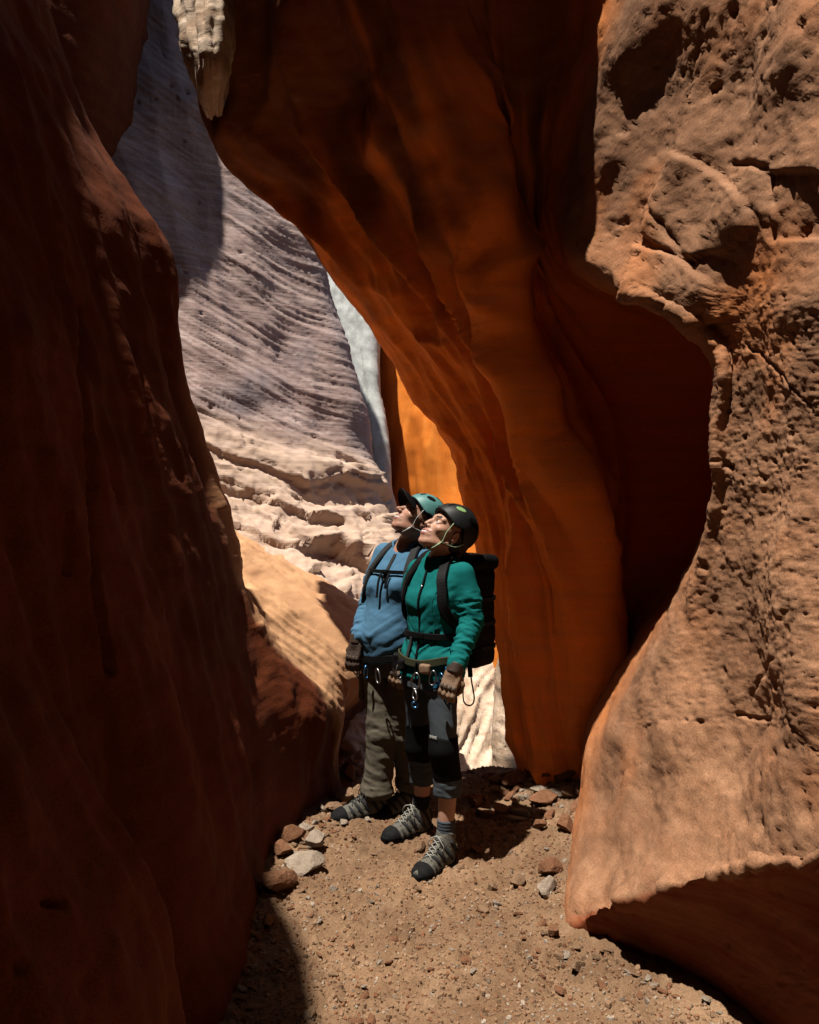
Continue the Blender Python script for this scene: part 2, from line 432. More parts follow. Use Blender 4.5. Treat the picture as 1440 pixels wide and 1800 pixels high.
# ---- right wall: rows of (u, depth) from the fin's hidden side to the lit pitted mass and on past the camera
def row(v, pts):
    return [px(*(p if len(p) == 3 else (p[0], v, p[1]))) for p in pts]
RIGHT = [
 # fin back      fin edge    fin 1        fin 2        fin ridge    recess 1     recess 2      mass back    mass edge    f1           f2           f3           near
 (-700, [(670, 5.95), (560, 5.2), (600, 4.15), (660, 4.05), (740, 3.7), (830, 3.65), (940, 3.6), (1060, 3.55), (1180, 3.6), (1290, 3.2), (1400, 2.9), (1520, 2.6), (2300, 1.8)]),
 (-300, [(480, 5.85), (370, 5.2), (460, 4.15), (560, 4.0), (660, 3.8), (790, 3.85), (920, 3.8), (1050, 3.65), (1160, 3.5), (1250, 3.15), (1360, 2.85), (1470, 2.55), (2200, 1.7)]),
 (0, [(432, 5.55), (322, 5.2), (470, 4.5), (620, 4.2), (730, 4.05), (840, 4.15), (940, 4.1), (1040, 3.9), (1120, 3.5), (1220, 3.15), (1330, 2.85), (1450, 2.5), (2200, 1.6)]),
 (180, [(460, 5.75), (350, 5.4), (520, 4.8), (680, 4.45), (800, 4.25), (860, 4.45), (930, 4.45), (990, 4.25), (1060, 3.9), (1170, 3.4), (1300, 2.95), (1450, 2.45), (2200, 1.55)]),
 (290, [(512, 5.85), (402, 5.5), (580, 4.95), (720, 4.6), (840, 4.4), (880, 4.65), (930, 4.6), (975, 4.45), (1030, 4.1), (1140, 3.5), (1290, 2.95), (1450, 2.4), (2200, 1.5)]),
 (400, [(630, 5.95), (520, 5.6), (640, 5.1), (760, 4.7), (870, 4.5), (900, 4.75), (940, 4.75), (970, 4.55), (1005, 4.2), (1120, 3.55), (1280, 2.95), (1450, 2.38), (2200, 1.45)]),
 (500, [(705, 6.05), (595, 5.7), (700, 5.2), (800, 4.8), (880, 4.6), (920, 4.9), (980, 4.95), (1030, 4.7), (1065, 3.75), (1165, 3.3), (1300, 2.86), (1450, 2.36), (2200, 1.42)]),
 (600, [(782, 6.15), (672, 5.8), (750, 5.3), (840, 4.95), (890, 4.7), (960, 5.15), (1080, 5.25), (1290, 4.9), (1246, 3.22), (1285, 3.0), (1345, 2.74), (1455, 2.36), (2200, 1.40)]),
 (760, [(900, 6.05), (790, 5.7), (850, 5.3), (905, 5.05), (950, 4.8), (1030, 5.3), (1140, 5.4), (1300, 5.0), (1250, 3.20), (1285, 2.98), (1345, 2.70), (1460, 2.32), (2200, 1.36)]),
 (900, [(948, 5.85), (838, 5.5), (890, 5.2), (945, 5.0), (1010, 4.8), (1050, 5.3), (1140, 5.4), (1290, 4.9), (1240, 3.25), (1280, 2.98), (1345, 2.66), (1460, 2.28), (2200, 1.33)]),
 (1100, [(980, 5.70), (870, 5.35), (920, 5.1), (975, 4.95), (1028, 4.9), (1045, 5.3), (1100, 5.2), (1140, 4.7), (1180, 3.5), (1250, 3.08), (1335, 2.66), (1460, 2.22), (2200, 1.30)]),
 (1280, [(1026, 5.55), (916, 5.2), (950, 5.0), (990, 4.92), (1035, 4.95), (1050, 5.3), (1035, 4.7), (1045, 4.35), (1100, 3.62), (1200, 3.12), (1310, 2.72), (1460, 2.15), (2200, 1.27)]),
 (1400, [(1036, 5.45), (926, 5.1), (955, 4.95), (1000, 4.9), (1045, 4.95), (1060, 5.2), (1030, 4.6), (1022, 4.15), (1065, 3.70), (1160, 3.15), (1280, 2.68), (1460, 2.08), (2200, 1.24)]),
 (1510, [(1040, 5.40), (930, 5.05), (960, 4.92), (1005, 4.9), (1050, 4.95), (1070, 5.2), (1010, 4.4), (1000, 3.90), (1030, 3.50), (1120, 3.05), (1250, 2.62), (1460, 2.03), (2200, 1.22)]),
 (1600, [(1042, 5.35), (932, 5.0), (962, 4.9), (1008, 4.9), (1055, 4.95), (1075, 5.2), (1005, 4.2), (990, 3.45), (1012, 3.20), (1095, 1580, 2.90), (1240, 1545, 2.52), (1460, 1490, 2.03), (2200, 1440, 1.22)]),
 (1660, [(1044, 5.35), (934, 5.0), (964, 4.9), (1010, 4.9), (1060, 4.95), (1080, 5.2), (1010, 4.2), (995, 3.40), (1016, 3.22), (1105, 1625, 2.98), (1255, 1600, 2.63), (1470, 1540, 2.15), (2200, 1480, 1.30)]),
 (1760, [(1046, 5.35), (936, 5.0), (966, 4.9), (1012, 4.9), (1065, 4.95), (1085, 5.2), (1030, 4.2), (1010, 3.45), (1040, 3.30), (1112, 1700, 3.03), (1255, 1700, 2.75), (1478, 1680, 2.26), (2200, 1600, 1.42)]),
 (1950, [(1048, 5.35), (938, 5.0), (968, 4.9), (1014, 4.9), (1070, 4.95), (1090, 5.2), (1080, 4.2), (1060, 3.55), (1090, 3.35), (1122, 1830, 3.02), (1272, 1850, 2.75), (1488, 1850, 2.27), (2250, 1850, 1.46)]),
 (2500, [(1048, 5.35), (938, 5.0), (968, 4.9), (1014, 4.9), (1070, 4.95), (1090, 5.2), (1080, 4.2), (1080, 3.6), (1110, 3.40), (1130, 2500, 3.05), (1280, 2500, 2.80), (1500, 2500, 2.32), (2300, 2500, 1.50)]),
]
CR = [row(v, pts) for v, pts in RIGHT]
# the wall goes on behind the camera
for r_ in CR:
    xn, yn, zn = r_[-1]
    zc = max(-0.8, min(14.0, zn))
    lean = float(np.interp(zn, [2.2, 3.5, 5.0], [0.0, -1.0, -2.9]))  # unseen lean shaped to close out sky light over the camera
    r_.append((xn + 0.05 + lean, 0.3, zn)); r_.append((xn + 0.1 + lean, -2.0, zn)); r_.append((xn + 0.1 + lean, -5.0, zn))
# and rises above the frame, unseen rows added to lean over the slot and keep out sky light
def cap(rows_, z, dx, dy=0.0):
    return [(x + dx, y + dy, z) for (x, y, _) in rows_]
top = CR[0]
CR = [cap(top, 16.0, -2.0, 0.3), cap(top, 10.5, -0.6, 0.1)] + CR
CR = np.array(CR)

# joints and flaked slabs read off the rock face
JOINTS = [([(1245, 20), (1215, 130), (1185, 262), (1150, 350), (1118, 430), (1085, 525)], 4, 0.012),
          ([(1185, 262), (1240, 285), (1300, 335), (1345, 400)], 4, 0.008), ([(1290, 285), (1345, 292), (1352, 420)], 8, 0.018),
          ([(1150, 370), (1200, 440), (1215, 465)], 6, 0.014), ([(1310, 605), (1370, 660), (1440, 730)], 3.5, 0.007),
          ([(1360, 1160), (1322, 1215), (1300, 1255)], 5, 0.009), ([(1290, 1255), (1345, 1262), (1300, 1330), (1270, 1375)], 6, 0.010),
          ([(1385, 1265), (1440, 1330)], 4, 0.008)]
SLABS = [([(1182, 268), (1240, 292), (1312, 352), (1325, 400), (1270, 440), (1205, 455), (1130, 415), (1150, 345)], 0.022),
         ([(1115, 430), (1190, 450), (1250, 500), (1270, 560), (1215, 575), (1150, 530), (1088, 528)], 0.024),
         ([(1345, 300), (1440, 300), (1440, 420), (1360, 420)], -0.025)]
def w_fin(S):   return sstep(0.2, 1.0, S) * sstep(6.2, 5.0, S)
def w_mass(S):  return sstep(7.3, 8.2, S)
def rel_right(P, S, T):
    wf, wm = w_fin(S), w_mass(S)
    warp = 0.5 * noise3(np.stack([S * 0.5, T * 0.45, np.zeros(len(S))], 1), 41)
    fl = ridged(np.stack([S * 1.15 + warp * 2.2, T * 0.38, np.zeros(len(S))], 1), 1, 42)
    f2 = ridged(np.stack([S * 3.2 + warp * 3.5, T * 0.55, np.zeros(len(S))], 1), 1, 43)
    patch = sstep(-0.1, 0.5, noise3(np.stack([S * 0.8, T * 0.5, np.zeros(len(S))], 1), 48))
    f3 = ridged(np.stack([S * 6.5 + warp * 5.0, T * 0.9, np.zeros(len(S))], 1), 2, 50)
    d = wf * (0.135 * fl + 0.050 * f2 * (0.3 + 0.7 * patch) + 0.013 * f3) * sstep(0.9, 1.6, S)
    d += 0.020 * fbm(P * 4.0, 4, 56) * sstep(5.6, 6.4, S) * sstep(8.6, 7.6, S)
    wob = 0.22 * noise3(np.stack([T * 0.5, np.zeros(len(S)), np.zeros(len(S))], 1), 49)
    for s0, amp, kk in ((4.0, 0.105, 3.0), (3.1, 0.075, 4.5), (2.35, 0.060, 5.5), (1.75, 0.035, 7.0), (5.15, 0.03, 5.0)):
        d += amp * np.exp(-np.abs(S - s0 - wob * (1 if s0 != 4.0 else 0.3)) * kk) * sstep(0.9, 1.6, S)
    d += wf * 0.03 * fbm(P * 2.4, 3, 44)
    d += wm * (0.045 * fbm(P * 1.5, 2, 45))
    d += wm * (0.050 * fbm(P * 4.5, 4, 59, 0.6)) * np.exp(-((T - 16.1) / 0.55) ** 2)      # ragged lip of the undercut
    return d
def rel_right2(P, S, T):
    wf, wm = w_fin(S), w_mass(S)
    q = P[:, 2] - 0.15 * P[:, 0] + 0.1 * P[:, 1]
    d = wf * 0.006 * fbm(P * np.array([9, 9, 9.0]), 4, 46)
    # pitted face: lumps, pits of two sizes, a few joints and flaked slabs
    lump = fbm(P * 6.5, 4, 47)
    d += wm * 0.0065 * lump
    wob = 0.25 * noise3(P * 15, 60)[:, None]
    pm = 0.25 + 0.75 * sstep(-0.15, 0.35, noise3(P * 2.1 + 9.0, 61) + 0.35 * sstep(2.0, 3.0, P[:, 2]))
    d += wm * 0.022 * fbm(P * 3.2, 2, 62)
    for sc, amp, thr, sd in ((9.0, 0.020, 0.84, 51), (21.0, 0.0100, 0.66, 52), (42.0, 0.0055, 0.60, 53)):
        w, wid = worley(P * np.array([sc, sc, sc * 1.25]) + wob, sd, mask=wm > 0.01)
        d -= wm * pm * amp * sstep(0.36, 0.12, w) * (wid > thr) * (0.4 + 0.6 * wid)
    d += wm * 0.0055 * fbm(P * 26.0, 3, 54, 0.6)
    q = project(P)
    for pl, wd, dp in JOINTS:
        d -= wm * dp * sstep(wd, wd * 0.25, pldist(q + 5 * np.stack([noise3(P * 14, 57), noise3(P * 14, 58)], 1), pl))
    for pg, hgt in SLABS:
        d += wm * hgt * sstep(-2.0, 3.0, inpoly(q + 7 * np.stack([noise3(P * 9, 57), noise3(P * 9, 58)], 1), pg))
    return d
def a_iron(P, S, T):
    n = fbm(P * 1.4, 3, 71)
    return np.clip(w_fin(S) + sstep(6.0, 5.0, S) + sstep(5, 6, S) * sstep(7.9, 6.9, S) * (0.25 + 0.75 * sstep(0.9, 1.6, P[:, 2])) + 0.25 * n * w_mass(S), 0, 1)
def a_top_shade(P, S, T):
    # shade painted into the upper fin's colour, streaked along the flutes
    st = fbm(np.stack([S * 2.6, T * 0.5, np.zeros(len(S))], 1), 3, 74)
    return np.clip(0.9 * sstep(2.7, 4.0, P[:, 2] + 0.9 * st), 0, 1) * sstep(7.6, 6.6, S)
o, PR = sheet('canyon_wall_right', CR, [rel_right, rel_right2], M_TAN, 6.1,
      'orange fluted fin and pitted tan sandstone mass forming the right canyon wall', 'canyon wall', attrs={'iron': a_iron, 'top_shade': a_top_shade, 'undercut_shade': lambda P, S, T: sstep(16.0, 16.12, T + 0.10 * fbm(P * 4.0, 3, 73)) * w_mass(S)})  # dark red below the undercut lip is painted shade

# ---- far left wall: cross-bedded, sunlit
FAR = [
 (-600, [(-500, 8.2), (-160, 8.4), (-60, 8.6), (60, 8.8), (150, 8.9), (210, 9.1), (190, 10.2)]),
 (-200, [(-250, 7.6), (60, 7.9), (150, 8.1), (250, 8.3), (340, 8.5), (400, 8.8), (370, 9.9)]),
 (100,  [(-50, 7.2), (160, 7.5), (250, 7.7), (350, 7.9), (450, 8.1), (520, 8.4), (480, 9.60)]),
 (300,  [(50, 6.9), (200, 7.2), (280, 7.4), (370, 7.65), (470, 7.9), (545, 8.2), (505, 9.40)]),
 (455,  [(100, 6.7), (220, 7.0), (310, 7.2), (400, 7.5), (490, 7.8), (562, 8.1), (522, 9.30)]),
 (620,  [(120, 6.5), (240, 6.8), (330, 7.0), (420, 7.3), (520, 7.7), (602, 8.0), (562, 9.20)]),
 (760,  [(150, 6.4), (270, 6.65), (360, 6.85), (450, 7.15), (550, 7.55), (640, 7.9), (600, 9.10)]),
 (860,  [(180, 6.1), (300, 6.35), (390, 6.6), (490, 6.9), (590, 7.35), (668, 7.8), (628, 9.00)]),
 (950,  [(220, 5.9), (340, 6.1), (430, 6.3), (520, 6.6), (620, 7.1), (692, 7.6), (652, 8.80)]),
 (1050, [(260, 5.7), (380, 5.8), (470, 6.0), (570, 6.3), (670, 6.8), (730, 7.4), (690, 8.60)]),
 (1300, [(260, 5.7), (380, 5.8), (500, 5.9), (620, 6.1), (720, 6.6), (770, 7.2), (730, 8.40)]),
 (1600, [(260, 5.7), (380, 5.8), (500, 5.9), (620, 6.1), (720, 6.6), (770, 7.2), (740, 8.4)]),
]
CF = [row(v, p) for v, p in FAR]
CF = np.array([cap(CF[0], 16.0, -2.0, 0.5)] + CF)
def bedq(P):
    # festoon cross-beds: dip to the right, steeper on the left, swept tangent at the foot
    x, z = P[:, 0] + 1.2, P[:, 2] - 2.4
    return z + 0.42 * x - 0.10 * x * x + 0.05 * noise3(P * 1.3, 80)
def rel_far(P, S, T):
    return 0.10 * fbm(P * 0.7, 3, 81) + 0.06 * ridged(np.stack([P[:, 0] * 1.4 + 0.3 * P[:, 2], P[:, 2] * 0.25, P[:, 1] * 0.2], 1), 2, 82) * sstep(2.2, 2.8, P[:, 2])
def rel_far2(P, S, T):
    q = bedq(P)
    up = sstep(2.15, 2.35, P[:, 2] + 0.22 * (P[:, 0] + 1.2) + 0.05 * noise3(P * 2.5, 90))   # above the bounding surface
    al = P[:, 0] * 0.8 + P[:, 1] * 0.4
    f = fbm(np.stack([q * 11, al * 0.7, np.zeros(len(q))], 1), 2, 83, 0.6)
    g = fbm(np.stack([q * 38, al * 1.6, P[:, 1]], 1), 3, 89, 0.65)
    d = up * (0.0055 * f + 0.0115 * g)
    w, wid = worley(P * np.array([6, 6, 8.0]), 84, mask=up > 0.01)
    d -= up * 0.030 * sstep(0.18, 0.06, w) * (wid > 0.72)
    # below: broken, overhanging slabs
    q2 = P[:, 2] + 0.30 * P[:, 0] + 0.10 * noise3(P * 1.7, 85)
    sl = noise3(np.stack([q2 * 5.5, al * 0.9, np.zeros(len(q))], 1), 86)
    rough = sstep(-1.3, -0.5, P[:, 0]) * 0.7 + 0.45
    lo_ = up < 0.99
    st = np.stack([q2 * 4.0, al * 1.5, np.zeros(len(q))], 1); st[:, :2] += 0.35 * np.stack([noise3(P * 4, 93), noise3(P * 4, 94)], 1)
    w1, i1 = worley(st, 97, mask=lo_)
    w2, i2 = worley(np.stack([q2 * 11.0, al * 4.0, np.zeros(len(q))], 1) + 0.25 * noise3(P * 9, 98)[:, None], 99, mask=lo_)
    sp = P[:, 0] * 0.85 + P[:, 2] * 0.45                                     # splintered joints, steep to the right
    spl = ridged(np.stack([sp * 9, (P[:, 2] - P[:, 0]) * 1.2, np.zeros(len(q))], 1), 2, 100)
    d += (1 - up) * (0.09 * sstep(-0.04, 0.02, sl) * rough + 0.12 * (i1 - 0.5) * rough + 0.055 * (i2 - 0.5) * rough
                     + 0.035 * spl * sstep(-1.0, -0.4, P[:, 0]) + 0.018 * fbm(P * 7.0, 4, 88, 0.6))
    d += 0.03 * up
    return d
o, PF = sheet('canyon_wall_far', CF, [rel_far, rel_far2], M_PINK, 3.6,
      'sunlit pinkish cross-bedded sandstone wall behind the people on the left', 'canyon wall',
      attrs={'pale': lambda P, S, T: 0.9 * sstep(2.5, 2.15, P[:, 2] + 0.22 * (P[:, 0] + 1.2) + 0.1 * fbm(P * 2.5, 3, 90))})

# ---- pale buttress right of it, with rounded columns
PALE = [
 (0,    [(330, 11.4), (430, 11.45), (500, 11.5), (550, 11.6), (530, 12.8)]),
 (300,  [(430, 10.9), (520, 10.95), (580, 11.0), (622, 11.1), (606, 12.4)]),
 (455,  [(480, 10.5), (560, 10.55), (610, 10.6), (642, 10.7), (628, 12.0)]),
 (600,  [(520, 10.1), (590, 10.15), (628, 10.2), (654, 10.3), (640, 11.6)]),
 (760,  [(560, 9.7), (625, 9.75), (652, 9.8), (670, 9.9), (656, 11.2)]),
 (900,  [(600, 9.4), (655, 9.45), (676, 9.5), (688, 9.6), (674, 11)]),
 (960,  [(620, 9.3), (668, 9.35), (686, 9.4), (696, 9.5), (682, 11)]),
 (1200, [(640, 9.0), (690, 9.05), (720, 9.1), (740, 9.2), (726, 11)]),
]
CP = [row(v, p) for v, p in PALE]
CP = np.array([cap(CP[0], 16.0, -0.8, 0.5)] + CP)
def rel_pale(P, S, T):
    q = np.stack([P[:, 0] * 3.2 + P[:, 2] * 0.75, P[:, 2] * 0.9, np.zeros(len(P))], 1)
    w, wid = worley(np.stack([q[:, 0], q[:, 1], np.zeros(len(P))], 1), 91)
    return 0.12 * (1 - np.clip(w, 0, 1)) * sstep(1.3, 2.4, S) + 0.015 * fbm(np.stack([P[:, 0] * 14, P[:, 1] * 14, P[:, 2] * 3], 1), 4, 92)
sheet('canyon_buttress', CP, [rel_pale], M_PALE, 4.0, 'pale grey rock buttress glimpsed in the bright gap beyond', 'rock buttress')

# ---- glowing orange wall closing the slot
BACK = [
 (200,  [(560, 13), (610, 12.0), (640, 11.6), (660, 11.4), (690, 11.1), (760, 10.6), (840, 10.2)]),
 (500,  [(600, 13), (632, 12.0), (652, 11.6), (668, 11.4), (696, 11.1), (780, 10.6), (850, 10.2)]),
 (600,  [(610, 13), (640, 11.8), (658, 11.4), (668, 11.6), (690, 11.1), (790, 10.5), (880, 9.9)]),
 (700,  [(620, 13), (650, 11.6), (664, 11.2), (674, 11.5), (694, 10.9), (800, 10.3), (900, 9.6)]),
 (800,  [(630, 13), (656, 11.5), (670, 11.1), (680, 11.4), (700, 10.8), (805, 10.1), (920, 9.4)]),
 (900,  [(640, 13), (664, 11.4), (680, 11.0), (690, 11.2), (712, 10.7), (810, 9.9), (930, 9.2)]),
 (1050, [(650, 13), (680, 11.4), (700, 10.9), (720, 10.8), (750, 10.4), (830, 9.6), (940, 8.9)]),
 (1300, [(650, 13), (680, 11.4), (700, 10.9), (720, 10.8), (750, 10.4), (830, 9.6), (940, 8.9)]),
]
CB = [row(v, p) for v, p in BACK]
CB = np.array([cap(CB[0], 16.0, -0.8, -0.5)] + CB)
def rel_back(P, S, T):
    return 0.09 * ridged(np.stack([P[:, 0] * 2.6, P[:, 2] * 0.35, P[:, 1] * 0.3], 1), 2, 95) + 0.012 * fbm(P * 3.0, 3, 96)
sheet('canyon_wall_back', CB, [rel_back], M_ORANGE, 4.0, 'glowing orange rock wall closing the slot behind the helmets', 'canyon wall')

# ---- unseen wall added behind the camera to block sky light
REAR = [[(-9, -4.6, z), (-3 - 0.2 * z, -4.4, z), (-1, -4.2 + 0.02 * z, z), (0.5, -4.0, z), (2.0, -3.7, z), (6, -3.5, z)] for z in (16, 10, 6, 3, 1, -0.5)]
sheet('added_wall_behind', np.array(REAR), [lambda P, S, T: 0.2 * fbm(P * 0.8, 3, 120)], M_RED, 30.0,
      'red sandstone wall added behind the camera to block sky light', 'canyon wall', flip=True)

# ---- sunlit rock slope and leaning pillar seen past the pack, below a step in the floor
SLOPE = [
 (1000, [(700, 9.70), (790, 9.80), (850, 9.90), (920, 9.90), (1000, 9.90)]),
 (1120, [(700, 9.10), (790, 9.30), (850, 9.40), (920, 9.40), (1000, 9.40)]),
 (1200, [(700, 8.50), (790, 8.80), (850, 9.00), (920, 9.10), (1000, 9.10)]),
 (1280, [(700, 7.90), (790, 8.20), (850, 8.50), (920, 8.70), (1000, 8.70)]),
 (1380, [(700, 7.50), (790, 7.70), (850, 7.90), (920, 8.10), (1000, 8.10)]),
 (1500, [(700, 7.10), (790, 7.30), (850, 7.50), (920, 7.70), (1000, 7.70)]),
]
CS = np.array([row(v, p) for v, p in SLOPE])
def rel_slope(P, S, T):
    q = P[:, 2] * 1.2 - P[:, 0] * 1.3 + 0.1 * noise3(P * 2, 130)
    return 0.06 * fbm(P * 2.2, 3, 131) + 0.05 * fbm(np.stack([q * 9, P[:, 1] * 1.5, P[:, 0]], 1), 3, 132)
sheet('canyon_slope', CS, [rel_slope], M_CREAM, 4.0, 'pale sunlit rock slope seen beyond the backpack', 'rock slope')
PILLAR = [
 (1085, [(900, 8.25), (878, 7.95), (882, 7.85), (888, 7.85), (896, 7.95), (900, 8.25)]),
 (1140, [(905, 8.25), (876, 7.95), (884, 7.75), (893, 7.75), (906, 7.85), (930, 8.25)]),
 (1220, [(900, 8.15), (870, 7.85), (882, 7.65), (898, 7.60), (915, 7.75), (945, 8.15)]),
 (1300, [(895, 8.05), (862, 7.75), (878, 7.50), (900, 7.45), (925, 7.60), (960, 8.05)]),
 (1350, [(895, 8.05), (866, 7.75), (880, 7.45), (902, 7.40), (930, 7.55), (965, 8.05)]),
 (1480, [(895, 8.05), (866, 7.75), (880, 7.40), (902, 7.35), (935, 7.55), (970, 8.05)]),
]
CPI = np.array([row(v, p) for v, p in PILLAR])
sheet('rock_pillar', CPI, [lambda P, S, T: 0.03 * fbm(P * 3, 3, 135) + 0.012 * fbm(P * 12, 3, 136)], M_CREAM, 4.0, 'pale leaning rock pillar beside the orange fin', 'rock pillar')
# ---- hanging flake on the fin's upper edge that catches the sun
FLAKE = [
 (-260, [(330, 5.2), (296, 4.95), (318, 4.75), (352, 4.66), (390, 4.70), (424, 4.85)]),
 (-80,  [(350, 5.1), (312, 4.80), (330, 4.62), (360, 4.52), (392, 4.55), (420, 4.80)]),
 (40,   [(360, 5.1), (322, 4.72), (338, 4.52), (364, 4.42), (390, 4.46), (416, 4.80)]),
 (110,  [(372, 5.1), (336, 4.72), (348, 4.50), (368, 4.40), (388, 4.46), (408, 4.85)]),
 (165,  [(380, 5.1), (354, 4.85), (358, 4.66), (366, 4.58), (380, 4.66), (398, 4.95)]),
 (200,  [(385, 5.2), (370, 5.1), (370, 5.0), (374, 4.95), (380, 5.0), (392, 5.2)]),
]
CK = np.array([row(v, p) for v, p in FLAKE])
def rel_flake(P, S, T):
    return 0.030 * ridged(np.stack([S * 1.9, P[:, 2] * 1.6, np.zeros(len(S))], 1), 3, 140) + 0.012 * fbm(P * 9, 3, 141)
sheet('rock_flake', CK, [rel_flake], M_CREAM, 3.0, 'pale streaked rock flake hanging from the top of the orange fin', 'rock flake')
# ------------------------------------------------------------------ ground
def ground_z(x, y):
    p = np.stack([np.asarray(x, float).ravel(), np.asarray(y, float).ravel(), np.zeros(np.size(x))], 1)
    z = 0.03 * fbm(p * 1.3, 3, 101) + 0.012 * fbm(p * 5.0, 3, 102)
    # banked debris at the wall feet, low rubble bar beyond the hikers
    z += 0.07 * sstep(-0.15, -0.6, p[:, 0]) * sstep(2.4, 3.4, p[:, 1]) * sstep(6, 5, p[:, 1])
    z += 0.05 * sstep(0.55, 0.95, p[:, 0])
    z += 0.04 * np.exp(-((p[:, 1] - 4.95) / 0.22) ** 2) * sstep(0.1, 0.5, p[:, 0])
    z -= 1.2 * sstep(5.12, 6.6, p[:, 1] + 0.10 * np.sin(p[:, 0] * 9.0))       # the floor drops away beyond
    return z
def ground_full(x, y):
    z = ground_z(x, y)
    p = np.stack([np.asarray(x, float).ravel(), np.asarray(y, float).ravel(), z], 1)
    return z + 0.008 * ridged(p * 7.5, 2, 105) + 0.011 * fbm(p * 17, 4, 103, 0.65) + 0.006 * ridged(p * 38, 2, 104)
def gz(x, y): return float(ground_full(np.array([x]), np.array([y]))[0])
ys = np.concatenate([np.linspace(-6, 2.2, 30, endpoint=False), np.geomspace(2.2, 7.0, 400), np.linspace(7.2, 40, 14)])
xs = np.concatenate([np.linspace(-14, -1.0, 10, endpoint=False), np.linspace(-1.0, 1.4, 300), np.linspace(1.5, 14, 10)])
GX, GY = np.meshgrid(xs, ys)
GZ = ground_full(GX, GY)
pp = np.stack([GX.ravel(), GY.ravel(), GZ], 1)
gi = np.arange(GX.size).reshape(GX.shape)
GF = np.stack([gi[:-1, :-1], gi[:-1, 1:], gi[1:, 1:], gi[1:, :-1]], -1).reshape(-1, 4)
M_GROUND = rock_mat('sandy_ground', (0.082, 0.046, 0.025), (0.155, 0.092, 0.052), (0.22, 0.145, 0.090), bed=0.3, grain=0.7,
                    bed_rot=(0, 0, 0.3), bed_scale=(3, 3, 3))
tag(mesh_np('ground', pp, GF, M_GROUND), 'sandy canyon floor of packed grit and small stone chips', 'ground', kind='structure')

# ------------------------------------------------------------------ stones
def stone_mesh(name, seed, flat=0.6, ang=0.75, sub=3):
    """angular block: a sphere cut by random planes, then roughened"""
    r = np.random.default_rng(seed)
    import bmesh
    bm = bmesh.new(); bmesh.ops.create_icosphere(bm, subdivisions=sub, radius=1.0)
    V = np.array([v.co[:] for v in bm.verts], float); F = [tuple(v.index for v in f.verts) for f in bm.faces]; bm.free()
    for k in range(13):
        n = r.normal(size=3); n /= np.linalg.norm(n); h = r.uniform(0.34, 0.66) * (2 - ang * 1.25)
        dd = V @ n - h
        V = V - np.maximum(dd, 0)[:, None] * n * 0.93
    V *= np.array([1.0, r.uniform(0.65, 0.95), flat])
    V += (0.03 * fbm(V * 2.2 + seed, 3, seed) + 0.025 * fbm(V * 7 + seed, 2, seed + 5))[:, None] * V / np.linalg.norm(V, axis=1, keepdims=True)
    V /= np.abs(V[:, :2]).max()
    me_o = mesh_np(name, V, F, None, smooth=False)
    me = me_o.data; bpy.data.objects.remove(me_o)
    return me
M_ST = {
 'grey': rock_mat('stone_grey', (0.14, 0.108, 0.082), (0.225, 0.18, 0.14), (0.30, 0.25, 0.20), bed=0.4, grain=0.5, bed_scale=(2, 2, 9)),
 'red': rock_mat('stone_red', (0.095, 0.042, 0.021), (0.155, 0.070, 0.037), (0.20, 0.11, 0.062), bed=0.4, grain=0.5, bed_scale=(2, 2, 9)),
 'tan': rock_mat('stone_tan', (0.115, 0.066, 0.038), (0.18, 0.110, 0.066), (0.24, 0.16, 0.10), bed=0.4, grain=0.5, bed_scale=(2, 2, 9)),
}
